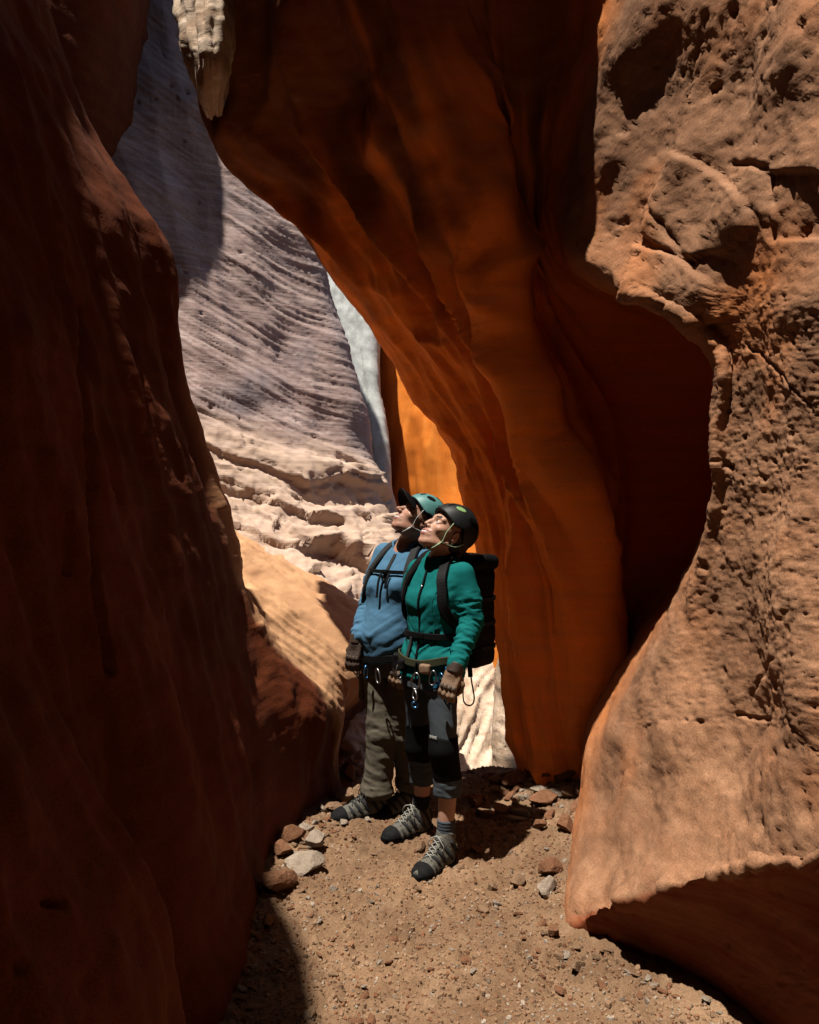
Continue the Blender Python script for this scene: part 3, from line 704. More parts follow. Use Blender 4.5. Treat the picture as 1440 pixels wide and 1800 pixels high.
# u, v of the foot, width and height in photo pixels, rock, turn, label
STONES = [
 (543, 1562, 78, 44, 'grey', 0.4, 'largest pale grey slab lying by the left wall foot'),
 (553, 1522, 44, 34, 'grey', 1.1, 'blocky grey stone just behind the largest pale slab'),
 (512, 1519, 54, 34, 'red', 0.2, 'rust-brown stone against the left wall behind the pale slab'),
 (497, 1545, 46, 32, 'red', 2.0, 'dark red stone tucked in shadow left of the pale slab'),
 (488, 1612, 92, 50, 'red', 0.7, 'low rounded red-brown boulder half buried in left shadow'),
 (470, 1668, 40, 26, 'red', 1.4, 'small dark stone below the half-buried red boulder'),
 (578, 1452, 48, 18, 'tan', 0.1, 'flat tan stone beside the boot of the person in blue'),
 (548, 1444, 34, 20, 'grey', 0.9, 'pale stone touching the left wall near the blue hiker'),
 (560, 1474, 26, 14, 'tan', 2.2, 'little tan chip among the rubble left of the boots'),
 (535, 1490, 30, 16, 'grey', 1.7, 'flattish grey chip above the rust-brown stone'),
 (604, 1428, 36, 30, 'tan', 0.3, 'upright flat tan stone at the mouth of the alcove'),
 (628, 1420, 42, 34, 'tan', 1.2, 'rounded tan stone behind the boot of the person in blue'),
 (611, 1392, 34, 34, 'red', 0.6, 'pointed reddish stone leaning in the dark alcove'),
 (836, 1424, 48, 34, 'red', 0.8, 'dark angular wedge-shaped stone right of the rolled tights cuff'),
 (882, 1432, 40, 22, 'tan', 0.4, 'rounded tan stone in the row behind the shadows'),
 (918, 1438, 42, 18, 'grey', 2.4, 'long flat pale stone in the row behind the shadows'),
 (906, 1420, 30, 14, 'tan', 1.0, 'small tan stone resting atop the row of stones'),
 (962, 1432, 62, 26, 'red', 0.2, 'wide reddish slab in the rubble near the right wall'),
 (1000, 1424, 46, 22, 'tan', 1.3, 'tan slab at the right end of the rubble bar'),
 (945, 1412, 34, 14, 'grey', 0.6, 'thin pale slab behind the wide reddish one'),
 (905, 1396, 56, 20, 'red', 0.5, 'dark slab at the left end of the rubble bar by the fin'),
 (952, 1398, 66, 24, 'red', 1.9, 'dark flat slab at the foot of the orange fin'),
 (990, 1404, 44, 26, 'red', 2.7, 'dark block in the corner under the fin and right wall'),
 (868, 1404, 36, 16, 'tan', 1.6, 'tan slab lying left of the dark rubble bar'),
 (966, 1546, 52, 38, 'red', 0.3, 'brown boulder against the foot of the right wall'),
 (962, 1574, 66, 34, 'grey', 0.9, 'pale flat stone in front of the brown boulder'),
 (914, 1558, 34, 22, 'tan', 0.5, 'tan stone left of the pair by the right wall'),
 (864, 1564, 20, 24, 'tan', 2.0, 'small upright chip in front of the teal hiker shadow'),
 (972, 1656, 26, 26, 'red', 1.1, 'small red-brown stone at the corner of the right wall'),
 (740, 1498, 22, 18, 'tan', 0.8, 'small stone between the boots of the person in teal'),
 (993, 1480, 40, 34, 'red', 0.8, 'dark stone wedged in shade under the right wall'),
 (948, 1470, 36, 20, 'red', 1.5, 'dark stone in the middle of the shadowed floor'),
 (1014, 1716, 44, 22, 'tan', 0.9, 'broken tan slab edge under the overhanging right wall'),
 (985, 1690, 26, 16, 'tan', 2.1, 'small tan lump beside the broken slab edge'),
]
PROTO = [stone_mesh('stone', 200 + k, (0.5, 0.7, 0.45, 0.85, 0.6, 0.4)[k % 6], 0.7 + 0.05 * (k % 3)) for k in range(9)]
for k, (u, v, w, h, rk, tz, lab) in enumerate(STONES):
    Y = FPX * CAM_H / (v - 900.0)
    x = (u - 720.0) * Y / FPX
    y = Y + w / FPX * Y * 0.35
    me = PROTO[k % 9].copy(); me.materials.append(M_ST[rk])
    o = bpy.data.objects.new('stone', me); COL.objects.link(o)
    hw = 0.5 * w * Y / FPX; hh = 0.5 * h * Y / FPX
    zmax = max(abs(q.co.z) for q in me.vertices)
    o.scale = (hw * 1.05, hw * 1.0, hh * 1.05 / zmax)
    o.rotation_euler = (random.uniform(-0.12, 0.12), random.uniform(-0.12, 0.12), tz)
    o.location = (x * y / Y, y, gz(x, y) + hh * 0.72)
    tag(o, lab, 'stone', 'loose stones on the canyon floor')

# pebbles: individuals near enough to be picked out
PEB = [stone_mesh('pebble', 300 + k, (0.45, 0.6, 0.35, 0.5)[k % 4], 0.8, 2) for k in range(6)]
for me in PEB: pass
PEBM = []
for me in PEB:
    for rk in ('grey', 'tan', 'red'):
        m2 = me.copy(); m2.materials.append(M_ST[rk]); PEBM.append(m2)
def on_path(n, r, y0, y1, edge):
    out = []
    while len(out) < n:
        y = 1 / r.uniform(1 / y1, 1 / y0)
        xl = np.interp(y, [2.2, 2.7, 3.2, 3.8, 4.4, 5.2], [-0.58, -0.56, -0.6, -0.62, -0.48, -0.6])
        xr = np.interp(y, [2.2, 2.7, 3.2, 3.9, 4.4, 5.2], [1.25, 0.92, 0.60, 0.78, 1.0, 1.2])
        t = r.uniform(0, 1)
        if edge and r.uniform() < 0.75: t = r.beta(0.35, 0.45)
        out.append((xl + (xr - xl) * t, y))
    return out
r2 = np.random.default_rng(5)
for x, y in on_path(230, r2, 2.5, 5.2, True):
    o = bpy.data.objects.new('pebble', PEBM[r2.integers(len(PEBM))]); COL.objects.link(o)
    s = r2.uniform(0.011, 0.026) * (1.35 if r2.uniform() < 0.15 else 1)
    o.scale = (s, s * r2.uniform(0.6, 1), s * r2.uniform(0.5, 0.9)); o.rotation_euler = (r2.uniform(-0.3, 0.3), r2.uniform(-0.3, 0.3), r2.uniform(0, 6.28))
    o.location = (x, y, gz(x, y) + s * 0.22)
    zone = ('small pebble lying along the foot of the left wall', 'pebbles along the left wall') if x < -0.25 else \
           ('small pebble strewn on the floor beside the right wall', 'pebbles along the right wall') if x > 0.42 else \
           ('small pebble on the open sand in front of the boots', 'pebbles on the open sand') if y < 3.75 else \
           ('small pebble on the floor around and behind the boots', 'pebbles round the boots')
    tag(o, zone[0], 'pebble', zone[1])
# rubble bar of flat stones under the fin
for k in range(46):
    u = r2.uniform(845, 1025); v = r2.uniform(1378, 1448); w = r2.uniform(14, 46)
    Y = FPX * CAM_H / (v - 900.0); x = (u - 720.0) * Y / FPX
    o = bpy.data.objects.new('rubble_stone', PEBM[r2.integers(len(PEBM))]); COL.objects.link(o)
    s = 0.5 * w * Y / FPX
    o.scale = (s, s * r2.uniform(0.6, 1), s * r2.uniform(0.55, 0.95)); o.rotation_euler = (r2.uniform(-0.25, 0.25), r2.uniform(-0.25, 0.25), r2.uniform(0, 6.28))
    o.location = (x, Y + s * 0.4, gz(x, Y) + s * 0.25)
    tag(o, 'flat broken stone in the rubble bar under the orange fin', 'stone', 'rubble bar stones')
# loose rubble between the boots of the hiker in blue and the left wall
for k in range(34):
    u = r2.uniform(505, 620); v = 1425 + (620 - u) * 0.75 + r2.uniform(-14, 40); w = r2.uniform(10, 26)
    Y = FPX * CAM_H / (v - 900.0); x = (u - 720.0) * Y / FPX
    o = bpy.data.objects.new('rubble_stone', PEBM[r2.integers(len(PEBM))]); COL.objects.link(o)
    s = 0.5 * w * Y / FPX
    o.scale = (s, s * r2.uniform(0.6, 1), s * r2.uniform(0.55, 0.95)); o.rotation_euler = (r2.uniform(-0.25, 0.25), r2.uniform(-0.25, 0.25), r2.uniform(0, 6.28))
    o.location = (x, Y + s * 0.4, gz(x, Y) + s * 0.25)
    tag(o, 'small broken stone in the rubble left of the blue hiker boots', 'stone', 'rubble by the left wall')
# grit: uncountable flat chips pressed into the sand
CH_V, CH_F = [], []
base = [np.array([(math.cos(a) * (0.7 + 0.3 * ((k * 7 + j * 3) % 5) / 4), math.sin(a) * (0.7 + 0.3 * ((k * 5 + j) % 4) / 3), 0) for j, a in enumerate(np.linspace(0, 2 * math.pi, 5, endpoint=False))]) for k in range(7)]
n0 = 0
gp = on_path(10000, r2, 2.35, 5.3, False)
gzv = ground_full(np.array([q[0] for q in gp]), np.array([q[1] for q in gp]))
for (x, y), z in zip(gp, gzv):
    s = r2.uniform(0.003, 0.0095) * (1.7 if r2.uniform() < 0.12 else 1)
    b_ = base[r2.integers(7)]; a = r2.uniform(0, 6.28); ca, sa = math.cos(a), math.sin(a)
    q = np.stack([b_[:, 0] * ca - b_[:, 1] * sa * 0.8, b_[:, 0] * sa + b_[:, 1] * ca * 0.8, np.zeros(5)], 1)
    tl = r2.uniform(-0.5, 0.5, 2); q[:, 2] = q[:, 0] * tl[0] + q[:, 1] * tl[1]
    top = q * np.array([0.82, 0.82, 1]) * s + [x, y, z + s * 0.42]; bot = q * s + [x, y, z - s * 0.35]
    CH_V.append(np.vstack([top, bot]))
    CH_F.append(tuple(n0 + k for k in range(5)))
    for k in range(5): CH_F.append((n0 + k, n0 + 5 + k, n0 + 5 + (k + 1) % 5, n0 + (k + 1) % 5))
    n0 += 10
go = mesh_np('gravel', np.vstack(CH_V), CH_F, [M_ST['tan'], M_ST['red'], M_ST['grey']], smooth=False)
go.data.polygons.foreach_set('material_index', np.repeat(r2.choice([0, 0, 0, 0, 0, 1, 1, 2], len(gp)), 6).astype(np.int32))
tag(go, 'fine gravel and stone chips pressed into the sandy floor', 'gravel', kind='stuff')
# ------------------------------------------------------------------ signed-distance modelling for the people and their gear
f32 = np.float32
def A3(v): return np.asarray(v, f32)

def grid_mesh(fn, xs, ys, zs, block=8):
    """naive surface nets over a rectilinear grid; fn takes (N,3); evaluated only near the surface"""
    xs, ys, zs = A3(xs), A3(ys), A3(zs)
    nx, ny, nz = len(xs), len(ys), len(zs)
    vals = np.ones((nx, ny, nz), f32)
    bx = [(i, min(i + block, nx)) for i in range(0, nx, block)]
    by = [(i, min(i + block, ny)) for i in range(0, ny, block)]
    bz = [(i, min(i + block, nz)) for i in range(0, nz, block)]
    cen = []; rad = []; key = []
    for a in bx:
        for b in by:
            for c in bz:
                lo = np.array([xs[a[0]], ys[b[0]], zs[c[0]]]); hi = np.array([xs[a[1] - 1], ys[b[1] - 1], zs[c[1] - 1]])
                cen.append((lo + hi) / 2); rad.append(np.linalg.norm(hi - lo) / 2); key.append((a, b, c))
    dv = fn(A3(cen)); rad = np.array(rad)
    act = []
    for (a, b, c), d, r in zip(key, dv, rad):
        if abs(d) < r * 1.9 + 0.018: act.append((a, b, c))
        else: vals[a[0]:a[1], b[0]:b[1], c[0]:c[1]] = d
    CH = 400
    for k in range(0, len(act), CH):
        pts = []; shp = []
        for a, b, c in act[k:k + CH]:
            g = np.stack(np.meshgrid(xs[a[0]:a[1]], ys[b[0]:b[1]], zs[c[0]:c[1]], indexing='ij'), -1)
            shp.append(g.shape[:3]); pts.append(g.reshape(-1, 3))
        dd = fn(np.concatenate(pts)); o = 0
        for (a, b, c), s in zip(act[k:k + CH], shp):
            n = s[0] * s[1] * s[2]
            vals[a[0]:a[1], b[0]:b[1], c[0]:c[1]] = dd[o:o + n].reshape(s); o += n
    ins = vals < 0
    c8 = np.zeros((nx - 1, ny - 1, nz - 1), np.int8)
    for dx in (0, 1):
        for dy in (0, 1):
            for dz in (0, 1):
                c8 += ins[dx:nx - 1 + dx, dy:ny - 1 + dy, dz:nz - 1 + dz]
    ci = np.argwhere((c8 > 0) & (c8 < 8))
    if len(ci) == 0: return np.zeros((0, 3)), np.zeros((0, 4), int)
    cid = np.full(c8.shape, -1, np.int64); cid[tuple(ci.T)] = np.arange(len(ci))
    acc = np.zeros((len(ci), 3)); cnt = np.zeros(len(ci))
    corners = [(0, 0, 0), (1, 0, 0), (0, 1, 0), (1, 1, 0), (0, 0, 1), (1, 0, 1), (0, 1, 1), (1, 1, 1)]
    ed = [(0, 1), (2, 3), (4, 5), (6, 7), (0, 2), (1, 3), (4, 6), (5, 7), (0, 4), (1, 5), (2, 6), (3, 7)]
    cp = []; cv = []
    for dx, dy, dz in corners:
        i, j, k = ci[:, 0] + dx, ci[:, 1] + dy, ci[:, 2] + dz
        cv.append(vals[i, j, k]); cp.append(np.stack([xs[i], ys[j], zs[k]], 1))
    for a, b in ed:
        m = (cv[a] < 0) != (cv[b] < 0)
        t = np.where(m, cv[a] / np.where(cv[a] == cv[b], 1, cv[a] - cv[b]), 0)[:, None]
        acc += np.where(m[:, None], cp[a] + t * (cp[b] - cp[a]), 0); cnt += m
    V = acc / np.maximum(cnt, 1)[:, None]
    Q = []
    for ax in range(3):
        sl0 = [slice(None)] * 3; sl1 = [slice(None)] * 3
        sl0[ax] = slice(0, -1); sl1[ax] = slice(1, None)
        a_, b_ = ins[tuple(sl0)], ins[tuple(sl1)]
        e = np.argwhere(a_ != b_)
        o1, o2 = (ax + 1) % 3, (ax + 2) % 3
        lim = c8.shape
        e = e[(e[:, o1] > 0) & (e[:, o2] > 0) & (e[:, o1] < lim[o1]) & (e[:, o2] < lim[o2])]
        q = []
        for d1, d2 in ((-1, -1), (0, -1), (0, 0), (-1, 0)):
            c = e.copy(); c[:, o1] += d1; c[:, o2] += d2
            q.append(cid[tuple(c.T)])
        q = np.stack(q, 1)
        fl = a_[tuple(e.T)]
        q[~fl] = q[~fl][:, ::-1]
        Q.append(q)
    Q = np.concatenate(Q); Q = Q[(Q >= 0).all(1)]
    return V, Q

def relax(V, Q, it=2, lam=0.5):
    for _ in range(it):
        s = np.zeros_like(V); c = np.zeros(len(V))
        for a, b in ((0, 1), (1, 2), (2, 3), (3, 0)):
            np.add.at(s, Q[:, a], V[Q[:, b]]); np.add.at(c, Q[:, a], 1)
            np.add.at(s, Q[:, b], V[Q[:, a]]); np.add.at(c, Q[:, b], 1)
        V = V + lam * (s / np.maximum(c, 1)[:, None] - V)
    return V

def solid(name, fn, lo, hi, res, mat, root, attrs=None, zs=None, smooth=1, parent=None):
    """mesh of a distance function given in world space, stored relative to its root"""
    lo, hi = np.array(lo, float), np.array(hi, float)
    xs = np.arange(lo[0], hi[0] + res, res); ys = np.arange(lo[1], hi[1] + res, res)
    zz = np.arange(lo[2], hi[2] + res, res) if zs is None else zs
    V, Q = grid_mesh(fn, xs, ys, zz)
    if smooth: V = relax(V, Q, smooth, 0.4)
    at = {k: a(V) for k, a in (attrs or {}).items()}
    V = V - np.array(root.location)
    return mesh_np(name, V, Q, mat, parent if parent is not None else root, attrs=at)

def smin(a, b, k):
    h = np.clip(0.5 + 0.5 * (b - a) / k, 0, 1)
    return b + (a - b) * h - k * h * (1 - h)
def smax(a, b, k): return -smin(-a, -b, k)

def cone(p, a, b, ra, rb):
    a, b = A3(a), A3(b); ab = b - a
    h = np.clip(((p - a) @ ab) / max(float(ab @ ab), 1e-9), 0, 1)
    return np.linalg.norm(p - a - h[:, None] * ab, axis=1) - (ra + (rb - ra) * h)

def chain(p, pts, radii, along=False):
    d = None; L = 0.0; al = None
    for k in range(len(pts) - 1):
        a, b = A3(pts[k]), A3(pts[k + 1]); ab = b - a; l = float(np.linalg.norm(ab))
        h = np.clip(((p - a) @ ab) / max(l * l, 1e-9), 0, 1)
        dk = np.linalg.norm(p - a - h[:, None] * ab, axis=1) - (radii[k] + (radii[k + 1] - radii[k]) * h)
        if d is None: d, al = dk, h * l
        else:
            al = np.where(dk < d, L + h * l, al); d = smin(d, dk, 0.012)
        L += l
    return (d, al) if along else d

def ellip(p, c, r, R=None):
    q = p - A3(c)
    if R is not None: q = q @ A3(R)
    r = A3(r)
    k0 = np.linalg.norm(q / r, axis=1); k1 = np.linalg.norm(q / (r * r), axis=1)
    return k0 * (k0 - 1) / np.maximum(k1, 1e-6)

def rbox(p, c, half, rad, R=None):
    q = p - A3(c)
    if R is not None: q = q @ A3(R)
    q = np.abs(q) - (A3(half) - rad)
    return np.linalg.norm(np.maximum(q, 0), axis=1) + np.minimum(q.max(1), 0) - rad

def frame(fw, pitch=0.0, roll=0.0):
    """columns: right, forward, up of something facing fw (horizontal), pitched up"""
    f = np.array([fw[0], fw[1], 0.0]); f /= np.linalg.norm(f)
    u = np.array([0, 0, 1.0]); r = np.cross(f, u)
    f2 = f * math.cos(pitch) + u * math.sin(pitch); u2 = np.cross(r, f2)
    r3 = r * math.cos(roll) + u2 * math.sin(roll); u3 = np.cross(r3, f2)
    return np.stack([r3, f2, u3], 1)

def tube(name, pts, r, mat, root, sides=7, closed=False, parent=None, flat=None):
    """swept tube through points (world); flat=(w,h) makes a strap"""
    pts = [np.array(q, float) for q in pts]; n = len(pts); V = []; F = []
    prev = None
    for i, q in enumerate(pts):
        t = (pts[(i + 1) % n] - pts[i - 1]) if closed else (pts[min(i + 1, n - 1)] - pts[max(i - 1, 0)])
        t = t / max(np.linalg.norm(t), 1e-9)
        if prev is None:
            a = np.cross(t, [0, 0, 1.0])
            if np.linalg.norm(a) < 0.1: a = np.cross(t, [0, 1.0, 0])
        else: a = prev - t * (prev @ t)
        a /= np.linalg.norm(a); prev = a; b = np.cross(t, a)
        ra, rb = (r, r) if flat is None else flat
        for k in range(sides):
            an = 2 * math.pi * k / sides
            V.append(q + a * math.cos(an) * ra + b * math.sin(an) * rb)
    m = n if closed else n - 1
    for i in range(m):
        j = (i + 1) % n
        for k in range(sides):
            k2 = (k + 1) % sides
            F.append((i * sides + k, i * sides + k2, j * sides + k2, j * sides + k))
    if not closed:
        F.append(tuple(range(sides - 1, -1, -1))); F.append(tuple((n - 1) * sides + k for k in range(sides)))
    V = np.array(V) - np.array(root.location)
    return mesh_np(name, V, F, mat, parent if parent is not None else root)

def spline(pts, n=8):
    pts = np.array(pts, float)
    w, _ = crom(len(pts), [n] * (len(pts) - 1))
    return w @ pts

def profile(p, zs, cx, cy, a, b, fr, pw=2.3):
    """torso as a stack of rounded sections; cx, cy world offsets; a sideways, b front-back half sizes"""
    z = p[:, 2]
    X = p[:, 0] - np.interp(z, zs, cx); Y = p[:, 1] - np.interp(z, zs, cy)
    r, f = fr[:, 0], fr[:, 1]
    s = X * r[0] + Y * r[1]; t = X * f[0] + Y * f[1]
    aa = np.interp(z, zs, a).astype(f32); bb = np.interp(z, zs, b).astype(f32)
    k = (np.abs(s / aa) ** pw + np.abs(t / bb) ** pw) ** (1 / pw)
    d = (k - 1) * np.minimum(aa, bb)
    d = np.maximum(d, np.maximum(z - zs[-1], zs[0] - z))
    return d.astype(f32), s, t

def smooth_stack(zs, cols, n=6):
    """resample control sections smoothly so that the body has no creases"""
    arr = np.column_stack([zs] + cols)
    w, _ = crom(len(zs), [n] * (len(zs) - 1))
    out = w @ arr
    return [out[:, k] for k in range(out.shape[1])]

# ---- head: distance function in head space (x right, y forward, z up), size for a scale of 1
def head_sdf(q, male=False):
    ax = np.abs(q[:, 0]); qs = np.stack([ax, q[:, 1], q[:, 2]], 1)
    d = ellip(q, (0, -0.012, 0.035), (0.073, 0.094, 0.088))
    jw = 0.057 if male else 0.051
    d = smin(d, ellip(q, (0, 0.030, -0.040), (jw, 0.060, 0.075)), 0.03)
    d = smin(d, cone(q, (0, 0.068, -0.094), (0, 0.073, -0.103), 0.021 if male else 0.017, 0.012), 0.025)     # chin
    d = smin(d, cone(qs, (0.052, -0.005, -0.062), (0.022, 0.064, -0.098), 0.016, 0.013), 0.025)  # jaw line
    d = smin(d, ellip(qs, (0.043, 0.052, -0.024), (0.022, 0.024, 0.019)), 0.018)                   # cheekbone
    d = smin(d, cone(qs, (0.008, 0.083, 0.021), (0.044, 0.066, 0.020), 0.011, 0.010), 0.014)       # brow
    d = smax(d, -ellip(qs, (0.032, 0.095, -0.001), (0.017, 0.022, 0.0125)), 0.010)                 # eye socket
    d = smin(d, ellip(qs, (0.032, 0.0695, -0.001), (0.0150, 0.0140, 0.0125)), 0.003)               # lids
    d = smax(d, -ellip(qs, (0.032, 0.0875, -0.001), (0.0125, 0.0080, 0.0050)), 0.002)                 # eye opening
    ny, nr = (0.112, 0.0105) if male else (0.1055, 0.0088)
    d = smin(d, chain(q, [(0, 0.084, 0.012), (0, 0.095, -0.014), (0, ny, -0.031)], [0.0075, 0.0080, nr]), 0.012)   # nose
    d = smin(d, ellip(qs, (0.0115, ny - 0.013, -0.036), (0.0080, 0.010, 0.0075)), 0.006)                  # nostril wing
    d = smax(d, -ellip(qs, (0.007, ny - 0.008, -0.0440), (0.0040, 0.0055, 0.0036)), 0.003)
    d = smin(d, ellip(q, (0, 0.078, -0.066), (0.030, 0.019, 0.020)), 0.014)                        # muzzle
    d = smin(d, chain(qs, [(0, 0.0945, -0.0600), (0.013, 0.0915, -0.0590), (0.030, 0.0790, -0.0520)], [0.0046, 0.0044, 0.003]), 0.004)   # upper lip
    d = smin(d, chain(qs, [(0, 0.0925, -0.0745), (0.013, 0.0895, -0.0725), (0.029, 0.0780, -0.0540)], [0.0054, 0.0050, 0.003]), 0.004)  # lower lip
    d = smax(d, -ellip(q, (0, 0.099, -0.0655), (0.0250, 0.0110, 0.0046)), 0.0025)                  # open smile
    d = smax(d, -cone(qs, (0.020, 0.102, -0.040), (0.035, 0.082, -0.062), 0.0045, 0.003), 0.008)   # smile fold
    ear = ellip(qs, (0.076, -0.014, -0.012), (0.009, 0.017, 0.030), frame((0.25, 1)) )
    ear = smax(ear, -ellip(qs, (0.086, -0.010, -0.010), (0.007, 0.010, 0.018)), 0.004)
    d = smin(d, ear, 0.006)
    return d

def lip_mask(q):
    ax = np.abs(q[:, 0]); qs = np.stack([ax, q[:, 1], q[:, 2]], 1)
    a = chain(qs, [(0, 0.0955, -0.0600), (0.013, 0.0925, -0.0590), (0.028, 0.081, -0.0530)], [0.0050, 0.0046, 0.003])
    b = chain(qs, [(0, 0.0935, -0.0745), (0.013, 0.0905, -0.0725), (0.027, 0.080, -0.0550)], [0.0058, 0.0052, 0.003])
    return sstep(0.0025, -0.0005, np.minimum(a, b))

# ---- hands: five separate bent fingers; hand space: x across (thumb side +), y along the fingers, z back of the hand
def hand_sdf(q, curl=0.7, pad=0.0, thumb=1.0):
    r = 0.0088 + pad
    d = rbox(q, (0.0, 0.043, 0.0), (0.041 + pad, 0.047, 0.0155 + pad), 0.013)
    d = smin(d, ellip(q, (0.022, 0.026, -0.008), (0.022, 0.032, 0.017 + pad)), 0.012)
    d = smin(d, cone(q, (0, 0.005, 0), (0, -0.03, 0), 0.027 + pad, 0.030 + pad), 0.02)
    for fx, ln, cu, rr in ((0.031, 0.072, 0.85, 1.0), (0.0105, 0.080, 1.0, 1.04), (-0.0105, 0.075, 1.12, 1.0), (-0.031, 0.060, 1.25, 0.88)):
        p0 = np.array([fx, 0.078, 0.002]); pts = [p0]; an = 0.25 * curl
        for seg, dc in ((0.44, 0.75), (0.31, 0.85), (0.25, 0.5)):
            pts.append(pts[-1] + ln * seg * np.array([0.06 * np.sign(fx), math.cos(an), -math.sin(an)])); an += dc * curl * cu
        d = smin(d, chain(q, pts, [r * 1.12 * rr, r * 1.03 * rr, r * 0.95 * rr, r * 0.82 * rr]), 0.0035)
    t = [np.array([0.030, 0.016, -0.010]), np.array([0.052, 0.040, -0.020]), np.array([0.053, 0.066, -0.031]), np.array([0.043, 0.086, -0.040])]
    d = smin(d, chain(q, t, [0.0155 + pad, 0.0125 + pad, 0.0108 + pad, 0.009 + pad]), 0.006)
    return d

def hand_frame(wrist, fing, back):
    y = np.array(fing, float); y /= np.linalg.norm(y)
    z = np.array(back, float); z -= y * (z @ y); z /= np.linalg.norm(z)
    return np.stack([np.cross(y, z), y, z], 1)

# ---- boots: foot space x right, y toe, z up, origin under the heel
def boot_sdf(q, ln=0.285, part='upper'):
    y = q[:, 1] / ln
    hw = np.interp(y, [-0.06, 0.0, 0.15, 0.35, 0.6, 0.75, 0.92, 1.02], [0.022, 0.031, 0.036, 0.036, 0.044, 0.049, 0.040, 0.018]).astype(f32)
    sx = np.abs(q[:, 0]) / hw
    if part == 'sole':
        top = 0.030 + 0.010 * sstep(0.85, 1.05, y) + 0.006 * sstep(0.3, 0.0, y)
        bot = 0.003 + 0.016 * sstep(0.82, 1.05, y) ** 2 + 0.008 * sstep(0.25, 0.34, y) * sstep(0.48, 0.40, y)
        lug = 0.004 * (np.sin(q[:, 1] * 330) > 0)
        d = np.maximum((sx - 1.10) * hw * 0.9, np.maximum(q[:, 2] - top, bot + lug - q[:, 2]))
        return np.maximum(d, np.maximum(-0.03 - q[:, 1], q[:, 1] - ln * 1.035))
    zt = np.interp(y, [-0.05, 0.3, 0.48, 0.70, 0.85, 0.98, 1.02], [0.125, 0.125, 0.108, 0.080, 0.070, 0.052, 0.035]).astype(f32)
    zc = 0.026; hh = zt - zc
    k = np.sqrt((sx ** 2) * 0.9 + np.clip((q[:, 2] - zc) / hh, 0, 9) ** 2.4)
    d = (k - 1) * 0.035
    d = np.maximum(d, np.maximum(0.022 - q[:, 2], np.maximum(-0.026 - q[:, 1], q[:, 1] - ln)))
    sh = chain(q, [(0, 0.045, 0.06), (0, 0.035, 0.12), (0, 0.028, 0.165)], [0.050, 0.047, 0.049])
    sh = np.maximum(sh, q[:, 2] - 0.158 - 0.012 * np.sin((q[:, 1] - 0.03) * 30))
    return smin(d, sh, 0.025)
# ------------------------------------------------------------------ people
def skin_mat(name, col, lip):
    m, nt, b = new_mat(name)
    tc = nt.nodes.new('ShaderNodeTexCoord').outputs['Object']
    n = noise_tex(nt, tc, 30, 4, 0.6); n2 = noise_tex(nt, tc, 220, 3, 0.6)
    c = mixc(nt, ramp(nt, n, [(0.35, 0.0), (0.7, 0.6)]), col, (col[0] * 0.92, col[1] * 0.74, col[2] * 0.68))
    a = nt.nodes.new('ShaderNodeAttribute'); a.attribute_name = 'lip'
    c = mixc(nt, a.outputs['Fac'], c, lip)
    nt.links.new(c, b.inputs['Base Color'])
    b.inputs['Roughness'].default_value = 0.48
    b.inputs['Subsurface Weight'].default_value = 0.0
    b.inputs['Subsurface Radius'].default_value = (0.012, 0.005, 0.003)
    nt.links.new(bump(nt, n2, 0.15, 0.002), b.inputs['Normal'])
    return m
def fabric(name, col, fleece=0.3, rough=0.9, var=0.12):
    return plain(name, col, rough, 0.06, var, 260.0, fleece, 0.0015)
